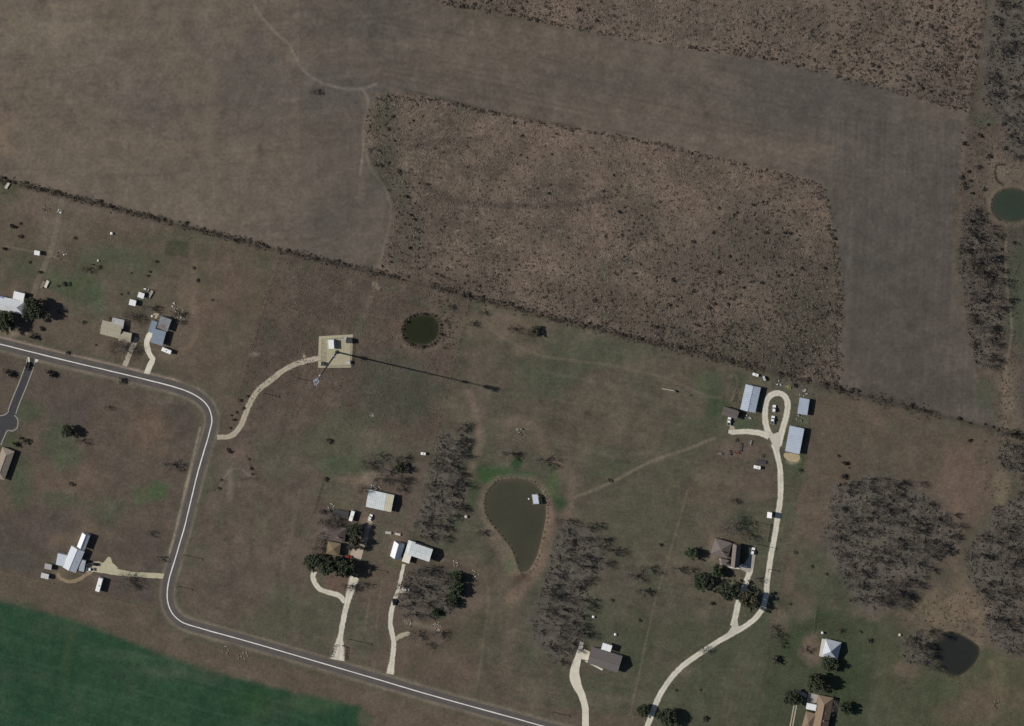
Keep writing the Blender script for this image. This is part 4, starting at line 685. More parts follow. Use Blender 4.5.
# ------------------------------------------------------------------ VEHICLES
def paint(n, c): return plain(n, c, 0.3, 0.04, 1.0, spec=0.5)
P_WHITE = paint('white_car_paint', (0.8,0.8,0.8)); P_DARK = paint('black_car_paint', (0.02,0.02,0.022)); P_RED = paint('red_car_paint', (0.24,0.04,0.025)); P_SILV = paint('silver_car_paint', (0.5,0.51,0.53))
def vehicle(name, label, px, py, hd, kind, pm, group=None):
    L, W = {'car': (4.2, 1.75), 'suv': (4.4, 1.85), 'pickup': (5.1, 1.9)}[kind]
    f = P(px+hd[0], py+hd[1])-P(px, py); an = math.atan2(f.y, f.x); p = P(px, py, 0.9); p.z = 0
    r = empty(name, p, label, {'car': 'car', 'suv': 'car', 'pickup': 'pickup truck'}[kind], group); r.rotation_euler.z = an
    def prof(pts, w0, w1, zt, mat, nm):
        mb = MB(); n = len(pts); vs = []
        for sgn in (-1, 1):
            for x, z in pts: vs.append((x, sgn*(w0 if z < zt else w1), z))
        mb.add(vs, [tuple(range(n)), tuple(range(2*n-1, n-1, -1))]+[(i, i+n, (i+1) % n+n, (i+1) % n) for i in range(n)]); o = mb.build(nm, mat, r)
        bv = o.modifiers.new('edge', 'BEVEL'); bv.width = 0.06; bv.segments = 2; bv.limit_method = 'ANGLE'; return o
    h = L/2
    if kind == 'pickup':
        prof([(-h,0.45),(h,0.45),(h,0.95),(h-0.2,1.08),(0.9,1.15),(-0.6,1.15),(-0.62,0.75),(-h+0.12,0.75),(-h+0.1,1.12),(-h,1.12)], W/2, W/2, 9, pm, 'body')
        for s_ in (-1, 1): m2 = MB(); m2.box((-h/2-0.3, s_*(W/2-0.05), 0.95), (h-0.6, 0.09, 0.42)); m2.build('bed_side', pm, r)
        prof([(1.35,1.15),(0.75,1.72),(-0.5,1.74),(-0.65,1.15)], W/2-0.1, W/2-0.22, 1.5, M_GLASS, 'cab_glass'); m2 = MB(); m2.box((0.12,0,1.77), (1.25, W-0.4, 0.07)); m2.build('cab_roof', pm, r)
        m2 = MB(); m2.box((-h/2-0.25, 0, 0.79), (h-0.7, W-0.25, 0.05)); m2.build('bed_floor', M_DARKMETAL, r)
    else:
        z2 = 1.45 if kind == 'car' else 1.75
        prof([(-h,0.4),(h,0.4),(h,0.75),(h-0.25,0.88),(h*0.4,0.98),(-h*0.72 if kind == 'car' else -h+0.1,1.0),(-h,0.85)], W/2, W/2, 9, pm, 'body')
        bk = -h*0.7 if kind == 'car' else -h+0.15
        prof([(h*0.4,0.98),(h*0.12,z2-0.05),(bk+0.45,z2-0.05),(bk,0.98)], W/2-0.08, W/2-0.25, 1.2, M_GLASS, 'cabin_glass'); m2 = MB(); m2.box(((h*0.1+bk+0.5)/2, 0, z2), (h*0.1-bk-0.5, W-0.45, 0.08)); m2.build('roof', pm, r)
    for sx in (-0.62, 0.62):
        for sy in (-1, 1):
            m2 = MB(); m2.tube((sx*h, sy*(W/2-0.2), 0.34), (sx*h, sy*(W/2+0.02), 0.34), 0.34, n=14); wh = m2.build('wheel', M_TYRE, r)
            m3 = MB(); m3.tube((sx*h, sy*(W/2+0.02), 0.34), (sx*h, sy*(W/2+0.035), 0.34), 0.2, n=10); m3.build('rim', M_RIM, wh)
    for sy in (-1, 1): m2 = MB(); m2.box((h-0.02, sy*(W/2-0.3), 0.72), (0.12, 0.4, 0.16)); m2.build('headlight', M_LAMP, r)
    return r
vehicle('parked_car', 'white car parked at the top inside the turning loop', 774.2, 408.7, (0.05,-1), 'suv', P_WHITE); vehicle('pickup_truck', 'white pickup parked at the bottom inside the turning loop', 772.8, 420, (0.12,-1), 'pickup', P_WHITE)
vehicle('pickup_truck', 'white pickup below the long brown roofed shed', 729.2, 421.4, (0.1,-1), 'pickup', P_WHITE); vehicle('parked_car', 'white car on the apron at the northeast corner of the brown house', 753, 551.2, (0.2,-1), 'suv', P_WHITE)
vehicle('parked_car', 'white car nosed toward the garage of the brown house', 743.5, 566.3, (-1,-0.2), 'car', P_WHITE); vehicle('parked_car', 'white car on a gravel spur under bare trees', 406, 589.6, (1,0.25), 'suv', P_WHITE)
vehicle('parked_car', 'black car on the farm driveway', 393.9, 602.2, (0.15,1), 'suv', P_DARK); vehicle('parked_car', 'dark red car beside the cedar row', 348.4, 556.6, (1,0.15), 'car', P_RED)
vehicle('parked_car', 'white car on the dirt drive below the pale workshop', 370.4, 517.5, (0.4,-1), 'car', P_WHITE); vehicle('pickup_truck', 'black pickup beside the white farmhouse', 94.3, 564.2, (1,0.12), 'pickup', P_DARK)
vehicle('pickup_truck', 'white pickup beside the black pickup at the white farmhouse', 90, 569.2, (-1,-0.05), 'pickup', P_WHITE)
def trailer(name, label, cat, px, py, hd, L, W, Hh, body, deck=False, group=None):
    f = P(px+hd[0], py+hd[1])-P(px, py); an = math.atan2(f.y, f.x); p = P(px, py, Hh); p.z = 0; r = empty(name, p, label, cat, group); r.rotation_euler.z = an; h = L/2
    m1 = MB()
    if deck:
        m1.box((0,0,0.62), (L, W, 0.12)); m1.build('deck', body, r)
        for sy in (-1, 1): m2 = MB(); m2.box((0, sy*(W/2-0.04), 0.85), (L, 0.06, 0.07)); [m2.tube((x, sy*(W/2-0.04), 0.6), (x, sy*(W/2-0.04), 0.85), 0.03, n=4) for x in (-h*.95, -h*.5, 0, h*.5, h*.95)]; m2.build('side_rail', M_DARKMETAL, r)
    else:
        m1.box((0,0,(Hh+0.55)/2), (L, W, Hh-0.55)); o = m1.build('body', body, r); bv = o.modifiers.new('edge', 'BEVEL'); bv.width = 0.18; bv.segments = 3
        m2 = MB(); m2.box((-h-0.01, 0, Hh*0.5), (0.06, W*0.7, Hh*0.55)); m2.build('rear_door', M_STEEL, r); m2 = MB(); m2.box((L*0.1, -W/2-0.01, Hh*0.62), (1.2, 0.06, 0.6)); m2.build('window', M_GLASS, r)
        m2 = MB(); m2.box((-L*0.05, 0, Hh+0.12), (0.8, 0.7, 0.24)); m2.build('roof_unit', M_STEEL, r)
    m2 = MB(); m2.tube((h, W*0.3, 0.5), (h+1.0, 0, 0.5), 0.05); m2.tube((h, -W*0.3, 0.5), (h+1.0, 0, 0.5), 0.05); m2.build('hitch', M_DARKMETAL, r)
    for sx in (-0.45, 0.45):
        for sy in (-1, 1): m2 = MB(); m2.tube((sx, sy*(W/2-0.1), 0.33), (sx, sy*(W/2+0.1), 0.33), 0.33, n=12); m2.build('wheel', M_TYRE, r)
    return r
trailer('motorhome', 'long white motorhome parked below the yellow gravel drive', 'motorhome', 99, 585, (0.28,-1), 9.0, 2.7, 3.3, M_WHITE); trailer('travel_trailer', 'white travel trailer below the slate blue roofed building', 'trailer', 166.4, 350.8, (1,0.42), 6.0, 2.5, 2.6, M_WHITE)
trailer('box_trailer', 'long white box trailer beside the dark roofed shed', 'trailer', 351.8, 516.2, (0.3,-1), 6.6, 2.2, 2.7, M_WHITE); trailer('flatbed_trailer', 'cream flatbed trailer on grass north of the evergreen by the white house', 'trailer', 46.3, 284.2, (0.45,-1), 4.8, 2.0, 1.0, plain('cream_deck', (0.6,0.55,0.45), 0.8, 0.12, 1.0), True)
trailer('flatbed_trailer', 'dark flatbed trailer next to the cream flatbed', 'trailer', 42.2, 284.5, (0.45,-1), 4.8, 1.9, 1.0, M_WOOD, True); trailer('flatbed_trailer', 'pale flatbed trailer in the far left corner paddock', 'trailer', 7, 185.6, (0.6,-1), 4.2, 1.8, 1.0, plain('pale_deck', (0.5,0.46,0.4), 0.8, 0.12, 1.0), True)
trailer('flatbed_trailer', 'weathered flatbed trailer beside the northern storage shed', 'trailer', 150.2, 294.4, (0.55,-1), 5.2, 1.9, 1.0, plain('grey_deck', (0.3,0.28,0.25), 0.9, 0.2, 1.0), True); trailer('box_trailer', 'white box trailer in the implement yard', 'trailer', 757.2, 467.4, (-1,-0.2), 4.2, 2.0, 1.9, M_WHITE)
trailer('flatbed_trailer', 'dark flatbed trailer just north of the white box trailer', 'trailer', 761.6, 461.8, (1,0.15), 5.4, 2.2, 0.95, M_DARKMETAL, True); trailer('flatbed_trailer', 'grey flatbed trailer west of the steep white shed', 'trailer', 388.2, 532.8, (-1,-0.1), 3.6, 1.8, 0.95, plain('pale_grey_deck', (0.4,0.38,0.34), 0.9, 0.2, 1.0), True)
trailer('flatbed_trailer', 'pale flatbed trailer directly north of the steep white shed', 'trailer', 397.6, 534.3, (1,0.2), 3.4, 1.7, 0.95, plain('pale_grey_deck2', (0.46,0.43,0.38), 0.9, 0.2, 1.0), True)
trailer('livestock_trailer', 'small white livestock trailer by the fence north of the west wood', 'trailer', 423.3, 453.8, (1,0.1), 3.0, 1.6, 1.7, M_WHITE)
trailer('boat_trailer', 'white boat shaped trailer behind the blue grey barn', 'trailer', 755.6, 374.8, (1,0.3), 3.6, 1.7, 1.3, M_WHITE); trailer('box_trailer', 'grey box trailer behind the barn near the north fence', 'trailer', 764.4, 378.6, (0.4,1), 2.6, 1.4, 1.6, P_SILV)
def implement(label, px, py, hd, L, c):
    f = P(px+hd[0], py+hd[1])-P(px, py); p = P(px, py); r = empty('farm_implement', p, label, 'farm implement', 'farm implements'); r.rotation_euler.z = math.atan2(f.y, f.x)
    m1 = MB(); m1.box((0,0,0.75), (L, 0.3, 0.18)); m1.tube((0,0,0.8), (0,1.4,0.6), 0.08); [m1.box((x, -0.2, 0.9), (0.12, 1.2, 0.12)) for x in np.linspace(-L*.45, L*.45, 4)]; m1.build('frame', c, r)
    m2 = MB(); [m2.tube((x, -0.6, 0.85), (x, -0.75, 0.0), 0.06, 0.03) for x in np.linspace(-L*.45, L*.45, max(3, int(L*1.5)))]; m2.build('tines', M_DARKMETAL, r)
    for sx in (-1, 1): m3 = MB(); m3.tube((sx*L*0.4, 0.25, 0.35), (sx*L*0.4, 0.5, 0.35), 0.36, n=12); m3.build('wheel', M_TYRE, r)
R_ORG = plain('red_implement_paint', (0.25,0.06,0.04), 0.6, 0.2, 1.5); G_IMP = plain('grey_implement_paint', (0.35,0.35,0.33), 0.6, 0.2, 1.5)
implement('pale grey implement at the west end of the implement yard', 720, 453.3, (1,0.1), 2.6, G_IMP); implement('dark narrow implement second from the west in the implement yard', 730.2, 452.4, (0.2,1), 3.0, M_DARKMETAL); implement('red implement with a long boom in the implement yard', 737, 452.6, (1,0.1), 3.0, R_ORG)
implement('long dark boom lying above the red implement', 741, 447, (0.12,-1), 5.4, M_DARKMETAL); implement('pale long implement just south of the barn gravel spur', 750.8, 442.3, (0.2,-1), 3.4, G_IMP); implement('small dark implement under the west end of the barn spur', 736.6, 440, (0.5,-1), 1.8, M_DARKMETAL); implement('small dark implement north of the dark flatbed trailer', 763, 455.6, (0.2,-1), 2.0, M_DARKMETAL)
def pile(label, px, py, rad, n, mats, cat='scrap pile', nm='scrap_pile', rock=False, hmax=0.7):
    p = P(px, py); r = random.Random(int(px*7+py)); root = empty(nm, p, label, cat); pn = 'rock' if rock else ('branch' if nm == 'brush_pile' else 'log' if nm == 'wood_stack' else 'hay_clump' if nm == 'hay_heap' else 'scrap_piece')
    for i in range(n):
        mb = MB()
        a = r.uniform(0, 6.28); d = rad*math.sqrt(r.random()); s = r.uniform(0.35, 0.9); z = r.uniform(0.15, hmax)
        if rock: mb.box((d*math.cos(a), d*math.sin(a), z/2), (s, s*r.uniform(.6, 1), z), r.uniform(0, 3), 0, r.uniform(.45, .8))
        else: mb.box((d*math.cos(a), d*math.sin(a), z/2), (s*r.uniform(.6, 2.2), s*r.uniform(.3, 1), z), r.uniform(0, 3), 0, r.uniform(.8, 1))
        mb.build(pn, r.choice(mats), root)
JM = [M_WHITE, M_STEEL, M_DARKMETAL, M_WOOD]; RM = [plain('pale_rock', (0.48,0.45,0.4), 0.95, 0.2, 1.5), plain('brown_rock', (0.3,0.26,0.22), 0.95, 0.2, 1.5)]
pile('scattered white scrap behind the slate blue roofed building', 173, 307, 3.4, 16, JM); pile('scrap heap of pale sheets at the end of the paddock dirt track', 60, 211.5, 1.5, 8, [M_WHITE, M_STEEL]); pile('strewn scrap beside the paddock dirt track', 61.5, 255, 3.0, 14, JM, hmax=0.4)
pile('low scrap heap east of the slate blue roofed building', 180, 316, 4.0, 18, JM, hmax=0.5); pile('rubble pile in the pasture north of the teardrop pond', 520, 431.7, 2.4, 26, RM+[M_WOOD], 'rubble pile', 'rubble_pile', True, 0.9); pile('pale rubble at the northeast end of the silver house yard', 456, 564, 2.6, 14, RM, 'rubble pile', 'rubble_pile', True)
pile('line of pale rocks curving beside the silver house yard', 475, 574, 3.4, 12, RM, 'rock pile', 'rock_pile', True); pile('pale rock heap on the south edge of the yard wood', 437, 627, 3.4, 22, RM, 'rock pile', 'rock_pile', True); pile('pale rocks under the west end of the yard wood', 408, 622, 3.0, 14, RM, 'rock pile', 'rock_pile', True)
pile('heap of brush and scrap north of the round paddock tree', 46, 209, 2.6, 14, [M_WOOD, M_DARKMETAL], hmax=0.4); pile('junk between the small barn and the large barn', 799, 418, 2.2, 14, JM); pile('junk stacked behind the small barn', 803, 392.5, 2.8, 12, [M_WOOD, M_STEEL, RM[0]]); pile('yellowish hay heap north of the turning loop', 788.5, 387, 1.5, 10, [plain('old_hay', (0.3,0.27,0.12), 1, 0.2, 1)], 'hay heap', 'hay_heap')
pile('dark machinery parts north of the turning loop', 779, 382.5, 2.4, 12, [M_DARKMETAL, M_STEEL]); pile('fallen branches in the dry southeast corner', 997, 704, 3.0, 16, [M_WOOD, M_DARKMETAL], 'brush pile', 'brush_pile', hmax=0.4); pile('pale rubble ring in the southeast corner of the tower plot', 373, 415, 1.8, 9, RM, 'rubble pile', 'rubble_pile', True, 0.4)
pile('junk outside the north wall of the pale workshop', 375, 487.5, 4.0, 22, JM); pile('scrap beside the garden shed west of the workshop', 331, 507.5, 3.0, 14, [M_STEEL, M_WOOD, RM[0]]); pile('firewood stack south of the blue grey barn', 748, 418, 2.2, 9, [M_WOOD, M_STEEL], 'wood stack', 'wood_stack'); pile('stacked timber beside the western storage shed', 147, 289.5, 1.6, 8, JM)
pile('roadside brush heap opposite the inside of the road bend', 226, 650.5, 3.2, 12, [M_WOOD, M_WOOD, RM[1]], 'brush pile', 'brush_pile', hmax=0.5); pile('roadside brush heap south of the lower road', 244, 656.5, 3.6, 14, [M_WOOD, M_WOOD, RM[1]], 'brush pile', 'brush_pile', hmax=0.5)
def tank(label, px, py, rad, h, mat, cat='water tank', nm='water_tank'):
    p = P(px, py, h); p.z = 0; r = empty(nm, p, label, cat); mb = MB(); mb.tube((0,0,0), (0,0,h), rad, rad, 18); mb.tube((0,0,h), (0,0,h+rad*0.25), rad, rad*0.25, 18); mb.build('shell', mat, r)
    m2 = MB(); m2.tube((0,0,h+rad*0.2), (0,0,h+rad*0.36), 0.2, n=10); m2.build('lid', M_STEEL, r)
tank('small white tank beside the trees northwest of the grey brown house', 593.3, 617, 0.75, 0.9, M_WHITE); tank('small white tank north of the white patio cover', 615.2, 634.6, 0.75, 0.9, M_WHITE); tank('white barrel alone in the reddish paddock', 111.4, 233.5, 0.8, 1.0, M_WHITE); tank('pale tank on the west bank of the teardrop pond', 466, 516.8, 0.9, 1.2, M_CREAM)
tank('white barrel on the east verge of the dark corner pond plot', 899.7, 635, 0.8, 0.8, M_CREAM); tank('small white tank behind the slate blue building', 152, 316.2, 0.6, 0.8, M_WHITE); tank('white tank at the porch corner of the pyramid roofed house', 822.3, 633, 0.7, 1.4, M_WHITE); tank('pale drum below the paddock dirt track', 98, 260.6, 0.55, 0.7, M_WHITE); tank('white round tank at the left edge beside the pale roofed house', 1.2, 302, 1.5, 3.6, M_WHITE)
p = P(668, 390.2); tr = empty('feed_trough', p, 'long pale feed trough in the pasture beside the faint track', 'feed trough'); tr.rotation_euler.z = -0.13; mb = MB()
mb.box((0,0.2,0.35), (7.4, 0.08, 0.45)); mb.box((0,0.7,0.35), (7.4, 0.08, 0.45)); mb.box((0,0.45,0.2), (7.4, 0.45, 0.1)); mb.build('tray', plain('worn_trough', (0.4,0.36,0.3), 0.9, 0.4, 0.7), tr)
for x in (-3.6, -1.2, 1.2, 3.6): m2 = MB(); m2.box((x, 0.45, 0.1), (0.14, 1.0, 0.2)); m2.build('leg', M_WOOD, tr)
tank('dark drum at the east end of the feed trough', 675, 391.4, 0.7, 1.2, M_DARKMETAL, 'drum', 'oil_drum')
# dock on the pond
dk = empty('pond_dock', P(536, 499), 'roofed dock with a pale blue roof standing in the teardrop pond', 'dock'); o0 = P(536, 499)
a, b, c, ov = P(532.2,494.6,3), P(537.4,494.6,3), P(538.8,503.6,3), P(533.6,503.6,3); mb = MB()
mb.add([(q.x-o0.x, q.y-o0.y, 3.0) for q in (a,b,c,ov)]+[(q.x-o0.x, q.y-o0.y, 3.12) for q in (a,b,c,ov)], [(0,1,2,3),(7,6,5,4),(0,4,5,1),(1,5,6,2),(2,6,7,3),(3,7,4,0)]); mb.build('roof', RW('dock_sheet', (0.5,0.56,0.66), 0.2, var=0.08), dk)
mb = MB(); q = P(535.6,499); mb.box((q.x-o0.x, q.y-o0.y, 0.2), (4.2, 6.6, 0.15), 0.13); q2 = P(541.5,496); mb.box((q2.x-o0.x, q2.y-o0.y, 0.25), (6.5, 1.0, 0.12), 0.2); mb.build('deck', M_WOOD, dk)
for q in (a,b,c,ov): m2 = MB(); x, y = (q.x-o0.x)*0.9, (q.y-o0.y)*0.9; m2.tube((x, y, -1.6), (x, y, 3.0), 0.09); m2.build('post', M_WOOD, dk)
p = P(528.8,499); mb = MB(); mb.tube((0,0,-0.45), (0,0,0.1), 0.55, 0.4, 10); o = mb.build('float_buoy', M_WHITE); o.location = p; tag(o, 'small white float on the water west of the dock', 'buoy')

# ------------------------------------------------------------------ VEGETATION
M_BARK = plain('grey_bark', (0.17,0.15,0.135), 0.95, 0.25, 1.2, objvar=0.2); M_TWIG = plain('bare_twigs', (0.12,0.103,0.088), 1.0, 0.25, 0.5, objvar=0.25); M_TWIGB = plain('brown_twigs', (0.106,0.086,0.071), 1.0, 0.25, 0.5, objvar=0.25)
def leafmat(name, c):
    m, t, b = newmat(name, 0.8); g = t.nodes.new('ShaderNodeNewGeometry'); s = mixmul(t, rgbnode(t, c), g.outputs['Random Per Island'], 0.55, 1.5); s = mixmul(t, s, noise(t, 0.4, 3), 0.7, 1.3); t.links.new(s, b.inputs['Base Color']); return m
M_LEAF = leafmat('evergreen_leaf', (0.046,0.058,0.034)); M_LEAFG = leafmat('green_leaf', (0.05,0.068,0.036)); M_OLIVE = leafmat('olive_leaf', (0.075,0.07,0.045)); M_SHRUBL = leafmat('dull_shrub_leaf', (0.075,0.064,0.05)); M_TUFT = leafmat('dry_tuft', (0.14,0.112,0.09)); M_TUFTG = leafmat('dull_tuft', (0.1,0.083,0.066))
def rv(r): 
    while True:
        v = Vector((r.uniform(-1,1), r.uniform(-1,1), r.uniform(-1,1)))
        if 0.05 < v.length < 1: return v.normalized()
def bare_meshes(seed, h, rad, twigs, tm, fill=240):
    r = random.Random(seed); tk, cr = MB(), MB(); fk = h*r.uniform(.22, .32); tk.tube((0,0,-0.1), (0,0,fk), 0.03*rad+0.08, 0.025*rad+0.05, 7); nl = r.randint(7, 10)
    for i in range(nl):
        a = i*6.283/nl+r.uniform(-.35,.35); el = r.uniform(.2, 1.2); d = Vector((math.cos(a)*math.cos(el), math.sin(a)*math.cos(el), math.sin(el)))
        p0 = Vector((0,0,fk*r.uniform(.75,1))); L = rad*r.uniform(.6,.85) if el < .7 else (h-fk)*r.uniform(.5,.75); p1 = p0+d*L*0.5+Vector((0,0,L*.12)); p2 = p1+(d+rv(r)*.35).normalized()*L*0.45+Vector((0,0,L*.1))
        tk.tube(p0, p1, 0.014*rad+0.03, 0.01*rad+0.025, 5, caps=False); tk.tube(p1, p2, 0.01*rad+0.025, 0.025, 5, caps=False)
        for j in range(7):
            t = r.uniform(.25, 1); q0 = p0.lerp(p1, t*2) if t < .5 else p1.lerp(p2, t*2-1); bd = (d*.7+rv(r)*.9+Vector((0,0,.35))).normalized(); bl = rad*r.uniform(.22,.42); q1 = q0+bd*bl; cr.tube(q0, q1, 0.04, 0.02, 3, caps=False)
            for k in range(twigs):
                u = q0.lerp(q1, r.uniform(.2, 1)); td = (bd*.6+rv(r)).normalized(); tl = rad*r.uniform(.12,.26); e = u+td*tl; w_ = td.cross(rv(r)).normalized()*r.uniform(.025,.05)
                cr.add([u-w_, u+w_, e+w_*.3, e-w_*.3], [(0,1,2,3)])
    cz = fk+(h-fk)*.42; ph = r.uniform(0, 6)
    for k in range(fill):                       # fine outer twigs, reaching outwards and up
        v = rv(r); v.z = abs(v.z)*.9-.18; s = (1+.16*math.sin(3*math.atan2(v.y, v.x)+ph)+.1*math.sin(5*math.atan2(v.y, v.x)+2*ph))*r.uniform(.45, 1.0)
        u = Vector((v.x*rad*s, v.y*rad*s, cz+v.z*(h-fk)*.62*s)); td = (v*.9+rv(r)*.7+Vector((0,0,.25))).normalized(); tl = rad*r.uniform(.12,.25); e = u+td*tl; w_ = td.cross(rv(r)).normalized()*r.uniform(.02,.045)
        cr.add([u-w_, u+w_, e+w_*.3, e-w_*.3], [(0,1,2,3)])
    return tk.mesh('bare_trunk', M_BARK), cr.mesh('bare_crown', tm)
def leafy_meshes(seed, h, rad, lm, nclump=84, per=44, flat=0.72):
    r = random.Random(seed); tk, cr = MB(), MB(); cz = h*0.58; tk.tube((0,0,-0.1), (0,0,cz*.6), 0.3, 0.22, 7)
    for i in range(nclump):
        v = rv(r)*(r.random()**0.4)*0.95; 
        if v.z < -0.5: v.z *= .4
        s = 1+0.16*math.sin(3*math.atan2(v.y, v.x)+seed); c = Vector((v.x*rad*s, v.y*rad*s, cz+v.z*h*0.34)); cs = rad*r.uniform(.16,.26)
        if i % 4 == 0: tk.tube((0,0,cz*.5), c, 0.12, 0.04, 4, caps=False)
        for k in range(per):
            p = c+rv(r)*cs*r.uniform(.3,1.0); n = (rv(r)+Vector((0,0,.6))).normalized(); t1 = n.cross(rv(r)).normalized(); t2 = n.cross(t1); z = r.uniform(.16,.34)
            cr.add([p-t1*z-t2*z*.6, p+t1*z-t2*z*.6, p+t1*z*.8+t2*z*.7, p-t1*z*.6+t2*z*.8], [(0,1,2,3)])
    return tk.mesh('leafy_trunk', M_BARK), cr.mesh('leafy_crown', lm)
def shrub_mesh(seed, lm, n=150, dark=False):
    r = random.Random(seed); mb = MB()
    for k in range(8): a = r.uniform(0, 6.28); mb.tube((0,0,0), (math.cos(a)*.6, math.sin(a)*.6, r.uniform(.5,.9)), .05, .02, 3, mi=1)
    lob = [(r.uniform(-.55,.55), r.uniform(-.55,.55), r.uniform(.3,.7), r.uniform(.3,.55)) for _ in range(7)]
    for k in range(n):
        l = lob[k % 7]; v = rv(r); p = Vector((l[0], l[1], l[2]))+v*l[3]*r.uniform(.4,1); p.z = max(.05, p.z); t1 = rv(r); t2 = t1.cross(rv(r)).normalized(); z = r.uniform(.07,.17)
        mb.add([p-t1*z, p+t2*z, p+t1*z, p-t2*z], [(0,1,2,3)])
    return mb.mesh('shrub_mesh', [lm, M_BARK])
BARE = [bare_meshes(100+i, 8.0, 4.0, 9, M_TWIG) for i in range(7)]; BAREB = [bare_meshes(200+i, 7.0, 3.8, 10, M_TWIGB) for i in range(4)]; BIG = [bare_meshes(300+i, 11.0, 7.0, 16, M_TWIG, 900) for i in range(2)]
LEAF = [leafy_meshes(400+i, 9, 5, M_LEAF) for i in range(3)]; LEAFG = [leafy_meshes(420+i, 6, 4, M_LEAFG, 56, 40) for i in range(2)]; OLIV = [leafy_meshes(440+i, 8, 5, M_OLIVE, 60, 40) for i in range(2)]
SHR = [shrub_mesh(500+i, M_SHRUBL) for i in range(5)]; SHRG = [shrub_mesh(520+i, M_LEAFG) for i in range(3)]
TV = random.Random(99)
def tree(kind, px, py, rad, label, group=None, hk=1.0, nm=None, z=None):
    """rad is the crown's radius in picture pixels"""
    tk, cr = TV.choice(kind); r0, h0 = {id(BARE): (4.0,8.0), id(BAREB): (3.8,7.0), id(BIG): (7.0,11.0), id(LEAF): (5.0,9.0), id(LEAFG): (4.0,6.0), id(OLIV): (5.0,8.0)}[id(kind)]
    k = rad*S/r0; kz = k*hk; p = P(px, py, h0*kz*0.55); p.z = 0
    r = empty(nm or ('bare_tree' if kind in (BARE, BAREB, BIG) else 'evergreen_tree'), p, label, 'tree', group); r.rotation_euler.z = TV.uniform(0, 6.28); r.scale = (k, k*TV.uniform(.9,1.1), kz)
    for n_, me in (('trunk', tk), ('crown', cr)):
        o = bpy.data.objects.new(n_, me); COL.objects.link(o); o.parent = r
def shrub(px, py, rad, label, group=None, kinds=SHR, hk=1.0, nm='shrub'):
    o = bpy.data.objects.new(nm, TV.choice(kinds)); COL.objects.link(o); p = P(px, py); o.location = p; k = rad*S; o.scale = (k, k*TV.uniform(.8,1.2), k*1.0*hk); o.rotation_euler.z = TV.uniform(0, 6.28); tag(o, label, 'shrub', group)
# groves: every tree its own object
def grove(key, n, mind, kinds, rr, label, group, seed):
    g = WOODS[key]; r = random.Random(seed); cx = sum(q[0] for q in g)/len(g); cy = sum(q[1] for q in g)/len(g); xs = [q[0] for q in g]; ys = [q[1] for q in g]; pts = []; tries = 0
    while len(pts) < n and tries < 20000:
        tries += 1; x, y = r.uniform(min(xs)-6, max(xs)+6), r.uniform(min(ys)-6, max(ys)+6)
        if x > 1030 or y > 735 or y < -6 or (not inpt(x, y, g) and not (r.random() < 0.22 and inpt(x*0.92+cx*0.08, y*0.92+cy*0.08, g))) or (r.random() < 0.75 and vnoise(np.array([x/13.0]), np.array([y/13.0]), seed)[0] < 0.3) or any((x-a)**2+(y-b)**2 < mind*mind for a, b in pts): continue
        pts.append((x, y))
    for x, y in pts: tree(r.choice(kinds), x, y, r.uniform(*rr)*r.choice((0.72, 0.9, 1, 1, 1.15)), label, group, r.uniform(.9, 1.45))
grove('east_wood', 82, 6.8, [BARE, BARE, BARE, BAREB], (4.6, 6.6), 'bare grey tree in the dense wood within the brown east field', 'trees of the east wood', 1)
grove('edge_wood', 50, 7, [BARE, BARE, BAREB], (4.8, 6.8), 'bare tree in the wood along the lower right edge', 'trees of the right edge wood', 2)
grove('hedge_wood', 40, 6.2, [BAREB, BARE], (4.4, 6.4), 'dark bare tree in the thicket east of the ploughed strip', 'trees of the thicket by the ploughed strip', 3)
grove('pond_wood', 42, 7.2, [BARE], (5, 7), 'bare grey tree in the wood southeast of the teardrop pond', 'trees of the wood southeast of the pond', 4)
grove('west_wood', 28, 7.5, [BARE, BARE, BAREB], (5.4, 7.6), 'bare grey tree in the wood west of the teardrop pond', 'trees of the wood west of the pond', 5)
grove('yard_wood', 22, 7, [BARE], (5, 7.5), 'bare grey tree in the small wood south of the silver house', 'trees of the yard wood', 6)
grove('corner_wood', 22, 6.2, [BAREB, BARE], (4, 6), 'bare tree in the thicket at the top right corner', 'trees of the top right thicket', 7)
grove('pool_wood', 8, 6, [BARE, BARE], (5, 7), 'bare grey tree on the west bank of the dark corner pond', 'trees west of the dark pond', 8)
for x, y, rd, hk, lb in [(34,309,11.5,1.1,'large round evergreen east of the pale roofed house'),(5.5,322,11.5,1.0,'large evergreen between the pale roofed house and the road'),(68.5,431,6.5,1.2,'dark evergreen alone in the paddock east of the cul de sac'),(313.5,561.5,8.5,1.0,'westernmost evergreen of the cedar row'),(329,565,11,1.1,'broad middle evergreen of the cedar row'),(346,567.5,10,1.2,'easternmost evergreen of the cedar row'),(355.5,530,8,1.0,'dark evergreen between the brown house and the dirt drive'),(730,590.5,10.5,1.0,'large evergreen west of the house spur'),(703.5,582,9,0.9,'round dark evergreen southwest of the brown house'),(817.5,682,9.5,1.15,'large round evergreen north of the sandy house'),(793,698,8.5,0.9,'evergreen west of the sandy house'),(831,663.5,8,0.9,'evergreen against the south side of the pyramid roofed house'),(668,717.5,9.5,1.0,'dark evergreen right of the long driveway near the bottom edge'),(644,710.5,7,0.9,'smaller evergreen left of the long driveway near the bottom edge')]: tree(LEAF, x-1, y, rd*1.08, lb, None, hk*0.82)
tree(OLIV, 355, 543, 8.5, 'tall olive evergreen just north of the concrete yard pad', None, 1.1)
tree(OLIV, 750, 599.5, 11.5, 'olive leaved tree between the two driveway forks', None, 0.95)
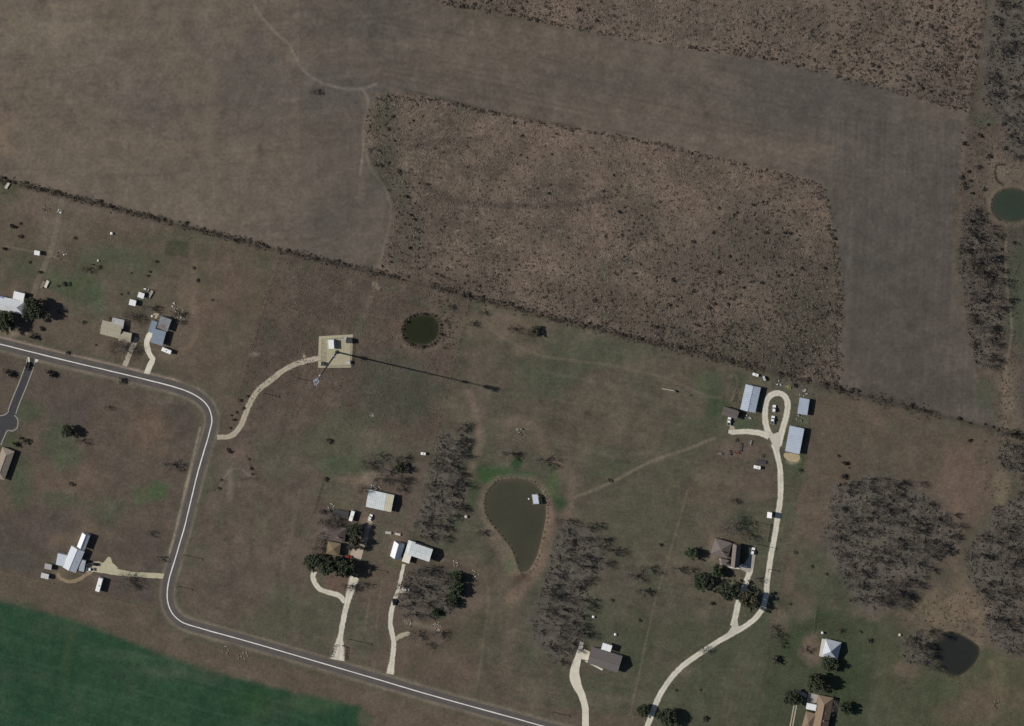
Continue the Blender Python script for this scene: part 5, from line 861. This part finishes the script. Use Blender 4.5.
for x, y, rd, lb in [(692,553,7,'green low tree west of the brown house'),(718,571.5,7,'green tree southwest of the brown house front path'),(456,577,7,'green cedar at the north end of the yard wood east side'),(456,590,8,'green cedar in the middle of the yard wood east side'),(452,602,6,'green cedar at the south end of the yard wood east side'),(436,612,4.5,'small green cedar at the south point of the yard wood'),(846,708,7,'green tree east of the sandy house'),(538,332,7,'low dull olive bush tree near the north fence of the pasture'),(400,468,6,'green tree near the boundary northeast of the workshop')]: tree(LEAFG, x, y, rd, lb) if x != 538 else tree(OLIV, x-3, y, rd*0.9, lb, None, 0.7)
for x, y, rd, hk, kd, lb in [(118,348,12,0.9,BIG,'wide bare tree in front of the tan roofed house'),(129,317,9,0.9,BIG,'bare tree behind the tan roofed house'),(146,308,7,0.9,BARE,'bare tree below the white storage sheds'),(176,314,6,0.9,BAREB,'thin bare tree behind the slate blue roofed building'),(124,581,12,0.8,BIG,'wide bare tree between the motorhome and the road'),(78,441.5,6,0.9,BARE,'grey bare tree touching the paddock evergreen'),(106.5,408,4,1,BAREB,'small bare tree in the paddock below the road'),(168,465,8,0.9,BAREB,'reddish bare tree beside the straight road stretch'),(148.5,534,5,0.9,BAREB,'small bare tree in the field east of the white farmhouse'),(159,559,5,1,BAREB,'small bare tree beside the road west of the bend'),(730,526,13,0.9,BIG,'wide bare tree north of the brown house'),(745,537,7,0.9,BARE,'bare tree at the northeast corner of the brown house'),(733,501,4.5,0.9,BAREB,'small bare tree on the edge of the bare earth circle'),(366,465,9,0.9,BIG,'bare tree north of the pale workshop, western one'),(383,472,8,1,BARE,'bare tree north of the pale workshop, middle one'),(400,458,6,1,BARE,'bare tree by the boundary north of the workshop'),(363,490,8,0.9,BARE,'bare tree over the northwest corner of the workshop'),(402,480,6,1,BARE,'bare tree between the workshop and the boundary'),(331,524,9,0.9,BIG,'bare tree over the brown roofed house'),(323,535,7,0.9,BARE,'bare tree west of the brown roofed house'),(316,549,8,0.9,BARE,'bare tree at the west end of the cedar row'),(345,587,8,0.9,BARE,'bare tree beside the loop driveway'),(374,456,7,1,BARE,'bare tree at the top left of the group north of the workshop'),(390,462,7.5,1,BARE,'bare tree centred in the group north of the workshop'),(377,480,7,1,BARE,'bare tree touching the north wall of the workshop'),(392,482,7.5,1,BARE,'bare tree at the northeast corner of the workshop'),(406,469,5.5,1,BAREB,'brown bare tree closest to the boundary beside the green tree'),(399,490,5,1,BAREB,'brown bare tree between the workshop shadow and the boundary'),(334,517,6,0.9,BARE,'bare tree between the dark shed and the brown roofed house'),(321,522,6,0.9,BAREB,'brown bare tree at the northwest corner of the brown roofed house'),(340,533,5,0.9,BARE,'small bare tree over the east end of the brown roofed house'),(320,541,6.5,0.9,BAREB,'brown bare tree west of the mustard wing'),(352,588,5,0.9,BARE,'small bare tree between the two driveway arms'),(326,512,5,0.9,BAREB,'brown bare tree west of the dark shed'),(770,628,6,0.8,BARE,'bare tree at the edge of the long driveway bend'),(779,645,6,0.8,BAREB,'brown bare tree just above the boundary shrub'),(940,636,7,0.9,BARE,'bare tree leaning over the north bank of the dark corner pond'),(932,668,6,0.9,BARE,'bare tree at the southwest bank of the dark corner pond'),(884,600,8,0.9,BARE,'bare tree south of the east wood, smaller one'),(905,598,7,0.9,BARE,'bare tree south of the east wood, eastern one'),(462,426,6,0.9,BARE,'bare tree at the north tip of the west wood'),(180,322,4,0.8,BAREB,'brown bare bush tree east of the rusty roof section'),(361,585,6,0.9,BARE,'bare tree east of the yard driveway'),(506,455,8.5,0.9,BARE,'bare tree at the north end of the teardrop pond'),(540,462,9.5,0.9,BARE,'bare tree northeast of the teardrop pond'),(480,533,6,0.9,BAREB,'bare tree on the southwest bank of the teardrop pond'),(631,577,8,0.9,BARE,'bare tree of the pasture clump, western one'),(645,570,8,0.9,BARE,'bare tree of the pasture clump, northern one'),(639,592,8,0.9,BARE,'bare tree of the pasture clump, southern one'),(674,570,6.5,0.9,BARE,'bare tree west of the faint fence line'),(690,571,5,1,BAREB,'small bare tree between two evergreens west of the brown house'),(756,580,5,0.9,BARE,'small bare tree between the driveway forks'),(774,636,7,0.8,BARE,'bare tree by the boundary west of the pyramid roofed house'),(803,650,6,0.8,BARE,'bare tree left of the pyramid roofed house'),(838,631,4.5,0.8,BAREB,'small bare tree behind the pyramid roofed house'),(836,706,9,0.9,BARE,'grey bare tree beside the sandy house'),(703,650,6,0.8,BARE,'bare tree left of the long driveway curve'),(511,329,6,0.8,BAREB,'bare tree near the north fence of the pasture, western one'),(525,333,6,0.8,BAREB,'bare tree near the north fence of the pasture, eastern one'),(481,313,5.5,0.8,BAREB,'bare tree in the top corner of the pond pasture'),(471,324,5,0.8,BAREB,'bare tree beside the boundary east of the round pond'),(450,307,4.5,0.7,BAREB,'bare tree north of the round pond'),(85,270,5.5,0.9,BAREB,'dark bare tree on the boundary of the west paddocks'),(316,92,4.5,0.7,BAREB,'lone dark bush tree in the ploughed field'),(893,593,10,0.9,BARE,'bare tree south of the east wood, larger one'),(413,635,8,0.8,BARE,'bare tree above the farm spur'),(436,634,8,0.8,BARE,'bare tree east of the farm spur'),(428,645,5,0.7,BAREB,'small bare tree south of the pale rock heap')]: tree(kd, x, y, rd, lb, None, hk)
for x, y, rd, kd, lb in [(33,356+0,4.5,SHR,'dark shrub beside the road south of the large evergreens')]: pass
for x, y, rd, kd, lb in [(33,336,5.5,SHR,'dark shrub by the road below the round evergreen'),(42,328,3.5,SHR,'shrub below the round evergreen'),(26.5,365,5,SHR,'dark shrub west of the side street entrance'),(10,371.5,6,SHR,'dark shrub in the paddock left of the side street'),(51.5,372,6,SHR,'dark shrub right of the side street entrance'),(15,443.5,4.5,SHRG,'dark green shrub north of the edge house'),(26.5,441,4,SHRG,'round green shrub east of the edge house'),(21,438,2.5,SHRG,'small green shrub beside the cul de sac'),(71.5,484,3,SHR,'dark shrub low in the paddock'),(329,441,3.5,SHR,'dark shrub in the open centre pasture'),(322,511,4,SHR,'shrub west of the dark roofed shed'),(325,479,3,SHR,'dark shrub at the garden corner'),(777,658,6.5,SHR,'dark shrub at the boundary west of the yard evergreen'),(68,352.5,3,SHR,'small shrub north of the road by the plot corner'),(40,272,3,SHR,'shrub on grass north of the cream flatbed'),(64,284,3,SHR,'shrub near the plot boundary beside the flatbeds'),(12,225,4,SHR,'dark shrub in the far west paddock'),(20,236,3,SHR,'low shrub in the brown west paddock'),(4,249,3,SHR,'shrub at the left edge paddock path'),(122,380,4.5,SHR,'low shrub south of the road opposite the tan house'),(794,385,3,SHR,'dark shrub north of the small barn'),(711.5,603,3,SHR,'shrub left of the house spur'),(870,640,3,SHR,'shrub by the fence right of the pyramid roofed house'),(704,718,4,SHR,'dark shrub low by the south boundary'),(845,462,4,SHR,'dark shrub at the northwest tip of the east wood'),(844,476,4.5,SHR,'dark shrub just above the east wood'),(969,440,3,SHR,'dark shrub below the east strip fence')]: shrub(x, y, rd, lb, None, kd)
# rows and scatters of individual shrubs

def scatter(pts, label, group, rr, hk=1.0, kinds=SHR, seed=1):
    r = random.Random(seed)
    for x, y in pts: shrub(x, y, r.uniform(*rr), label, group, kinds, hk)
def in_poly_pts(poly, n, seed, dens=None):
    r = random.Random(seed); xs = [q[0] for q in poly]; ys = [q[1] for q in poly]; out = []; tries = 0
    while len(out) < n and tries < 40000:
        tries += 1; x, y = r.uniform(min(xs), max(xs)), r.uniform(min(ys), max(ys))
        if inpt(x, y, poly) and (dens is None or r.random() < dens(x, y)) and -3 < x < 1027 and -3 < y < 729: out.append((x, y))
    return out
def near(pts, sg):
    return lambda x, y: max(math.exp(-((x-a)**2+(y-b)**2)/(2*s*s)) for a, b, s in pts)
r = random.Random(31); hed = []
for seg, n in (((0,280),22),((280,470),10),((470,811),20),((815,1022),16)):
    for i in range(n): x = r.uniform(*seg); hed.append((x, float(diag_y(x))-2+r.uniform(-2.5,2)))
scatter([q for q in hed if q[0] < 470], 'dark shrub in the hedge line between ploughed land and western plots', 'hedge shrubs of the western boundary', (1.3,2.9), 1, seed=2); scatter([q for q in hed if q[0] >= 470], 'dark shrub in the hedge line below the brush field and east strip', 'hedge shrubs of the eastern boundary', (1.3,2.9), 1, seed=3)
dn = near([(383,112,14),(384,155,16),(400,195,16),(400,250,22),(520,125,26),(590,140,26),(838,250,10),(840,290,10),(838,320,12),(770,240,30),(780,300,40),(700,290,40),(470,290,20),(640,230,18),(745,225,18)], 1)
scatter(in_poly_pts(BRUSH, 90, 5, dn), 'dark leafless shrub scattered in the dry brush field', 'shrubs of the brush field', (1.2,2.9), 0.9, seed=4)
dt = near([(470,8,26),(530,16,26),(590,30,16),(930,95,26),(960,60,40),(860,70,30),(700,45,20)], 1)
scatter(in_poly_pts(BRUSHTOP, 48, 6, dt), 'dark leafless shrub in the brush along the top edge', 'shrubs of the top brush', (1.2,2.7), 0.9, seed=5)
scatter(in_poly_pts([(960,115),(1024,120),(1024,240),(1000,250),(990,225),(960,205)], 22, 7, lambda x, y: 0 if (x-1010)**2+(y-206)**2 < 26**2 else 1), 'dark shrub on rough ground around the edge pond', 'shrubs around the edge pond', (1.4,3.2), 1, seed=6)
scatter([(243,408),(236,412),(234,420),(230,428),(240,400),(247,396),(231,415),(228,449),(249,459),(251,468),(252,474),(221,480),(219,488),(230,452)], 'dark shrub beside the lower tower access track', 'shrubs beside the tower track', (1.5,3.2), 1, seed=7)
scatter([(20,223),(58,286),(93,264),(99,267),(131,273),(150,272),(156,262),(128,293),(148,276),(69,284),(121,294),(30,262),(75,238),(194,268),(198,280),(212,300),(110,318),(96,345),(60,312),(84,322)], 'low dark bush in the grassy western paddocks', 'bushes of the western paddocks', (1.5,3.0), 0.7, seed=9)
scatter([(812,566),(826,574),(795,552),(850,600),(866,596),(800,470),(838,455),(849,468),(860,632),(790,604),(700,548),(660,545),(610,480),(690,395),(640,620),(612,600),(676,690),(700,690)], 'low dark bush in the grass on the eastern plots', 'bushes of the eastern plots', (1.5,3.0), 0.7, seed=10)
ring = [POND_W[i] for i in range(0, len(POND_W), 3)]; scatter([(421.5+(x-421.5)*1.1, 330+(y-330)*1.1) for x, y in ring], 'dark shrub on the bank of the round pond', 'shrubs round the small pond', (1.4,2.8), 1, seed=8)
# uncountable rough vegetation
def tufts(name, polys, n, rr, hh, mat, seed, label, dens=None):
    r = random.Random(seed); mb = MB(); per = [(p, n*w_) for p, w_ in polys]
    for poly, k in per:
        xs = [q[0] for q in poly]; ys = [q[1] for q in poly]; m = int(k*2.0); X = np.array([r.uniform(min(xs), max(xs)) for _ in range(m)]); Y = np.array([r.uniform(min(ys), max(ys)) for _ in range(m)])
        ok = inside(X, Y, poly) & (X > -40) & (X < 1064) & (Y > -40) & (Y < 766)
        for x, y in list(zip(X[ok], Y[ok]))[:int(k)]:
            if dens is not None and r.random() > dens(x, y): continue
            p = P(x, y); s = r.uniform(*rr); h = r.uniform(*hh); a = r.uniform(0, 6.28); m_ = 4; rim = [(p.x+s*r.uniform(.6,1.1)*math.cos(a+i*6.283/m_), p.y+s*r.uniform(.6,1.1)*math.sin(a+i*6.283/m_), 0.02+r.uniform(0,.15)) for i in range(m_)]
            mb.add(rim+[(p.x+r.uniform(-.2,.2), p.y+r.uniform(-.2,.2), h)], [(i, (i+1) % m_, 4) for i in range(m_)])
    o = mb.build(name, mat); tag(o, label, 'vegetation', None, 'stuff')
tufts('dry_brush', [(BRUSH, 21000), (BRUSHTOP, 13000)], 1, (0.25,0.6), (0.15,0.5), M_TUFT, 41, 'dry brown brush covering the unploughed field blocks', lambda x, y: 0.25+1.5*max(0.0, float(0.6*vnoise(np.array([x/24.0]), np.array([y/17.0]), 15)[0]+0.4*vnoise(np.array([x/8.0]), np.array([y/6.0]), 16)[0])-0.28))
TPJ = [(276,250),(474,296),(440,448),(246,408),(232,396)]
tufts('rough_grass', [(TPJ, 5200), (STRIP, 3000), (WOODS['east_wood'], 1000), (WOODS['edge_wood'], 900), (WOODS['hedge_wood'], 900)], 1, (0.2,0.55), (0.15,0.45), M_TUFTG, 42, 'rough dull grass clumps on the tower plot and wood floors', lambda x, y: 0 if (318 < x < 353 and 334 < y < 368) or inpt(x, y, POND_W) or inpt(x, y, POND_NE) else (1 if x > 480 else min(1, max(0.0, float(vnoise(np.array([x/7.0]), np.array([y/7.0]), 5)[0]*1.6-0.1))*(0.55 if y > 370 else 1))))
def scrub(name, label, spots, mats, seed, rr=(0.5, 1.2), leaves=12, hh=0.8):
    r = random.Random(seed); mb = MB()
    for x, y in spots:
        p = P(x, y); k = r.uniform(*rr); mi = r.randrange(len(mats))
        for i in range(leaves):
            v = rv(r)*r.uniform(.3, 1); c = Vector((p.x+v.x*k, p.y+v.y*k, 0.1+abs(v.z)*k*hh)); t1 = rv(r); t2 = t1.cross(rv(r)).normalized(); z = k*r.uniform(.14, .34)
            mb.add([c-t1*z, c+t2*z, c+t1*z, c-t2*z], [(0,1,2,3)], mi)
    o = mb.build(name, mats); tag(o, label, 'scrub', None, 'stuff')
bd = near([(383,112,16),(378,150,12),(390,185,14),(400,210,14),(410,240,24),(480,285,40),(838,240,8),(840,270,8),(842,310,9),(838,345,12),(770,230,36),(790,300,40),(720,290,40),(640,230,22),(745,225,18),(690,335,60),(600,318,40),(540,308,30),(820,360,24)], 1)
b1 = in_poly_pts(BRUSH, 2100, 61, bd)+in_poly_pts(BRUSH, 600, 62)+in_poly_pts([(640,322),(760,320),(838,300),(838,388),(813,382),(700,353)], 420, 93)
td = near([(470,5,30),(530,18,26),(600,34,14),(930,92,30),(950,50,50),(860,75,36),(990,20,30),(760,55,20)], 1)
b1 += in_poly_pts(BRUSHTOP, 1300, 63, td)+in_poly_pts(BRUSHTOP, 500, 64)
r = random.Random(65)
for i in range(260): f = r.random(); x = 376+f*446; b1.append((x, float(np.interp(x, [376,430,530,650,822], [97,98,121,141,185]))+r.uniform(-1.5,3)))
for i in range(260): x = 440+r.random()*532; b1.append((x, float(np.interp(x, [440,520,640,760,972], [3,18,41,58,112]))-r.uniform(-1,3.5)))
for i in range(180): y = 190+r.random()*190; b1.append((float(np.interp(y, [184,215,250,290,390], [822,830,836,841,839]))+r.uniform(-5,2), y))
scrub('low_scrub', 'low dark scrub dotted through the dry brush fields', b1, [M_SHRUBL, M_TWIGB], 66, (0.4, 1.15))
r = random.Random(67); b2 = []
for i in range(2600): x = r.uniform(-3, 1027); b2.append((x, float(diag_y(x))+r.gauss(-1.0, 1.6+1.4*x/1024)))
scrub('hedge_undergrowth', 'low tangled undergrowth along the fence line', [q for q in b2 if vnoise(np.array([q[0]/16.0]), np.array([3.3]), 9)[0] > 0.25], [M_SHRUBL, M_TWIGB], 68, (0.4, 1.0))
b3 = []
for k_, n_ in (('east_wood', 900), ('edge_wood', 700), ('hedge_wood', 600), ('pond_wood', 420), ('west_wood', 320), ('yard_wood', 220), ('corner_wood', 450), ('pool_wood', 100)): b3 += in_poly_pts(WOODS[k_], n_, 70+len(k_))
scrub('wood_undergrowth', 'grey saplings and twiggy undergrowth beneath the bare woods', b3, [M_TWIG, M_TWIG, M_TWIGB], 69, (0.6, 1.4), 12, 1.4)
b4 = in_poly_pts([(960,115),(1024,120),(1024,240),(1000,250),(990,225),(960,205)], 260, 71, lambda x, y: 0 if (x-1010)**2+(y-206)**2 < 24**2 else 1)+in_poly_pts([(896,588),(986,592),(984,640),(940,632),(905,622)], 260, 72)+in_poly_pts([(1000,240),(1020,240),(1014,430),(996,430),(1000,360)], 260, 73)+in_poly_pts([(984,425),(1024,435),(1024,500),(1000,510),(984,500)], 140, 74)
b5 = [(421.5+(x-421.5)*k, 330+(y-330)*k) for x, y in POND_W for k in (1.04, 1.1, 1.16)]+in_poly_pts([(436,296),(458,304),(456,350),(440,348),(444,320)], 70, 76)
scrub('bank_scrub', 'reddish brown scrub on the banks of the small round pond', b5, [M_TWIGB, M_SHRUBL], 77, (0.5, 1.1), 11, 0.8)
b6 = [(516+(x-516)*k+r.uniform(-.8,.8), 520+(y-520)*k+r.uniform(-.8,.8)) for x, y in POND for k in (1.035, 1.06, 1.09)]+[(x+dx, y+dy) for x, y in POND_SE+POND_NE for dx, dy in ((-1.5,1),(1.5,-1),(0,2)) if not (inpt(x+dx, y+dy, POND_SE) or inpt(x+dx, y+dy, POND_NE))]
scrub('bank_reeds', 'dry reeds fringing the pond banks', b6, [M_TUFT, M_TUFT, M_TUFTG], 78, (0.35, 0.8), 9, 0.9)
scrub('verge_scrub', 'low tan scrub on the rough ground along the east side', b4, [M_SHRUBL, M_TUFT, M_TUFT], 75, (0.3, 0.9), 10, 0.6)
print('objects', len(bpy.data.objects))
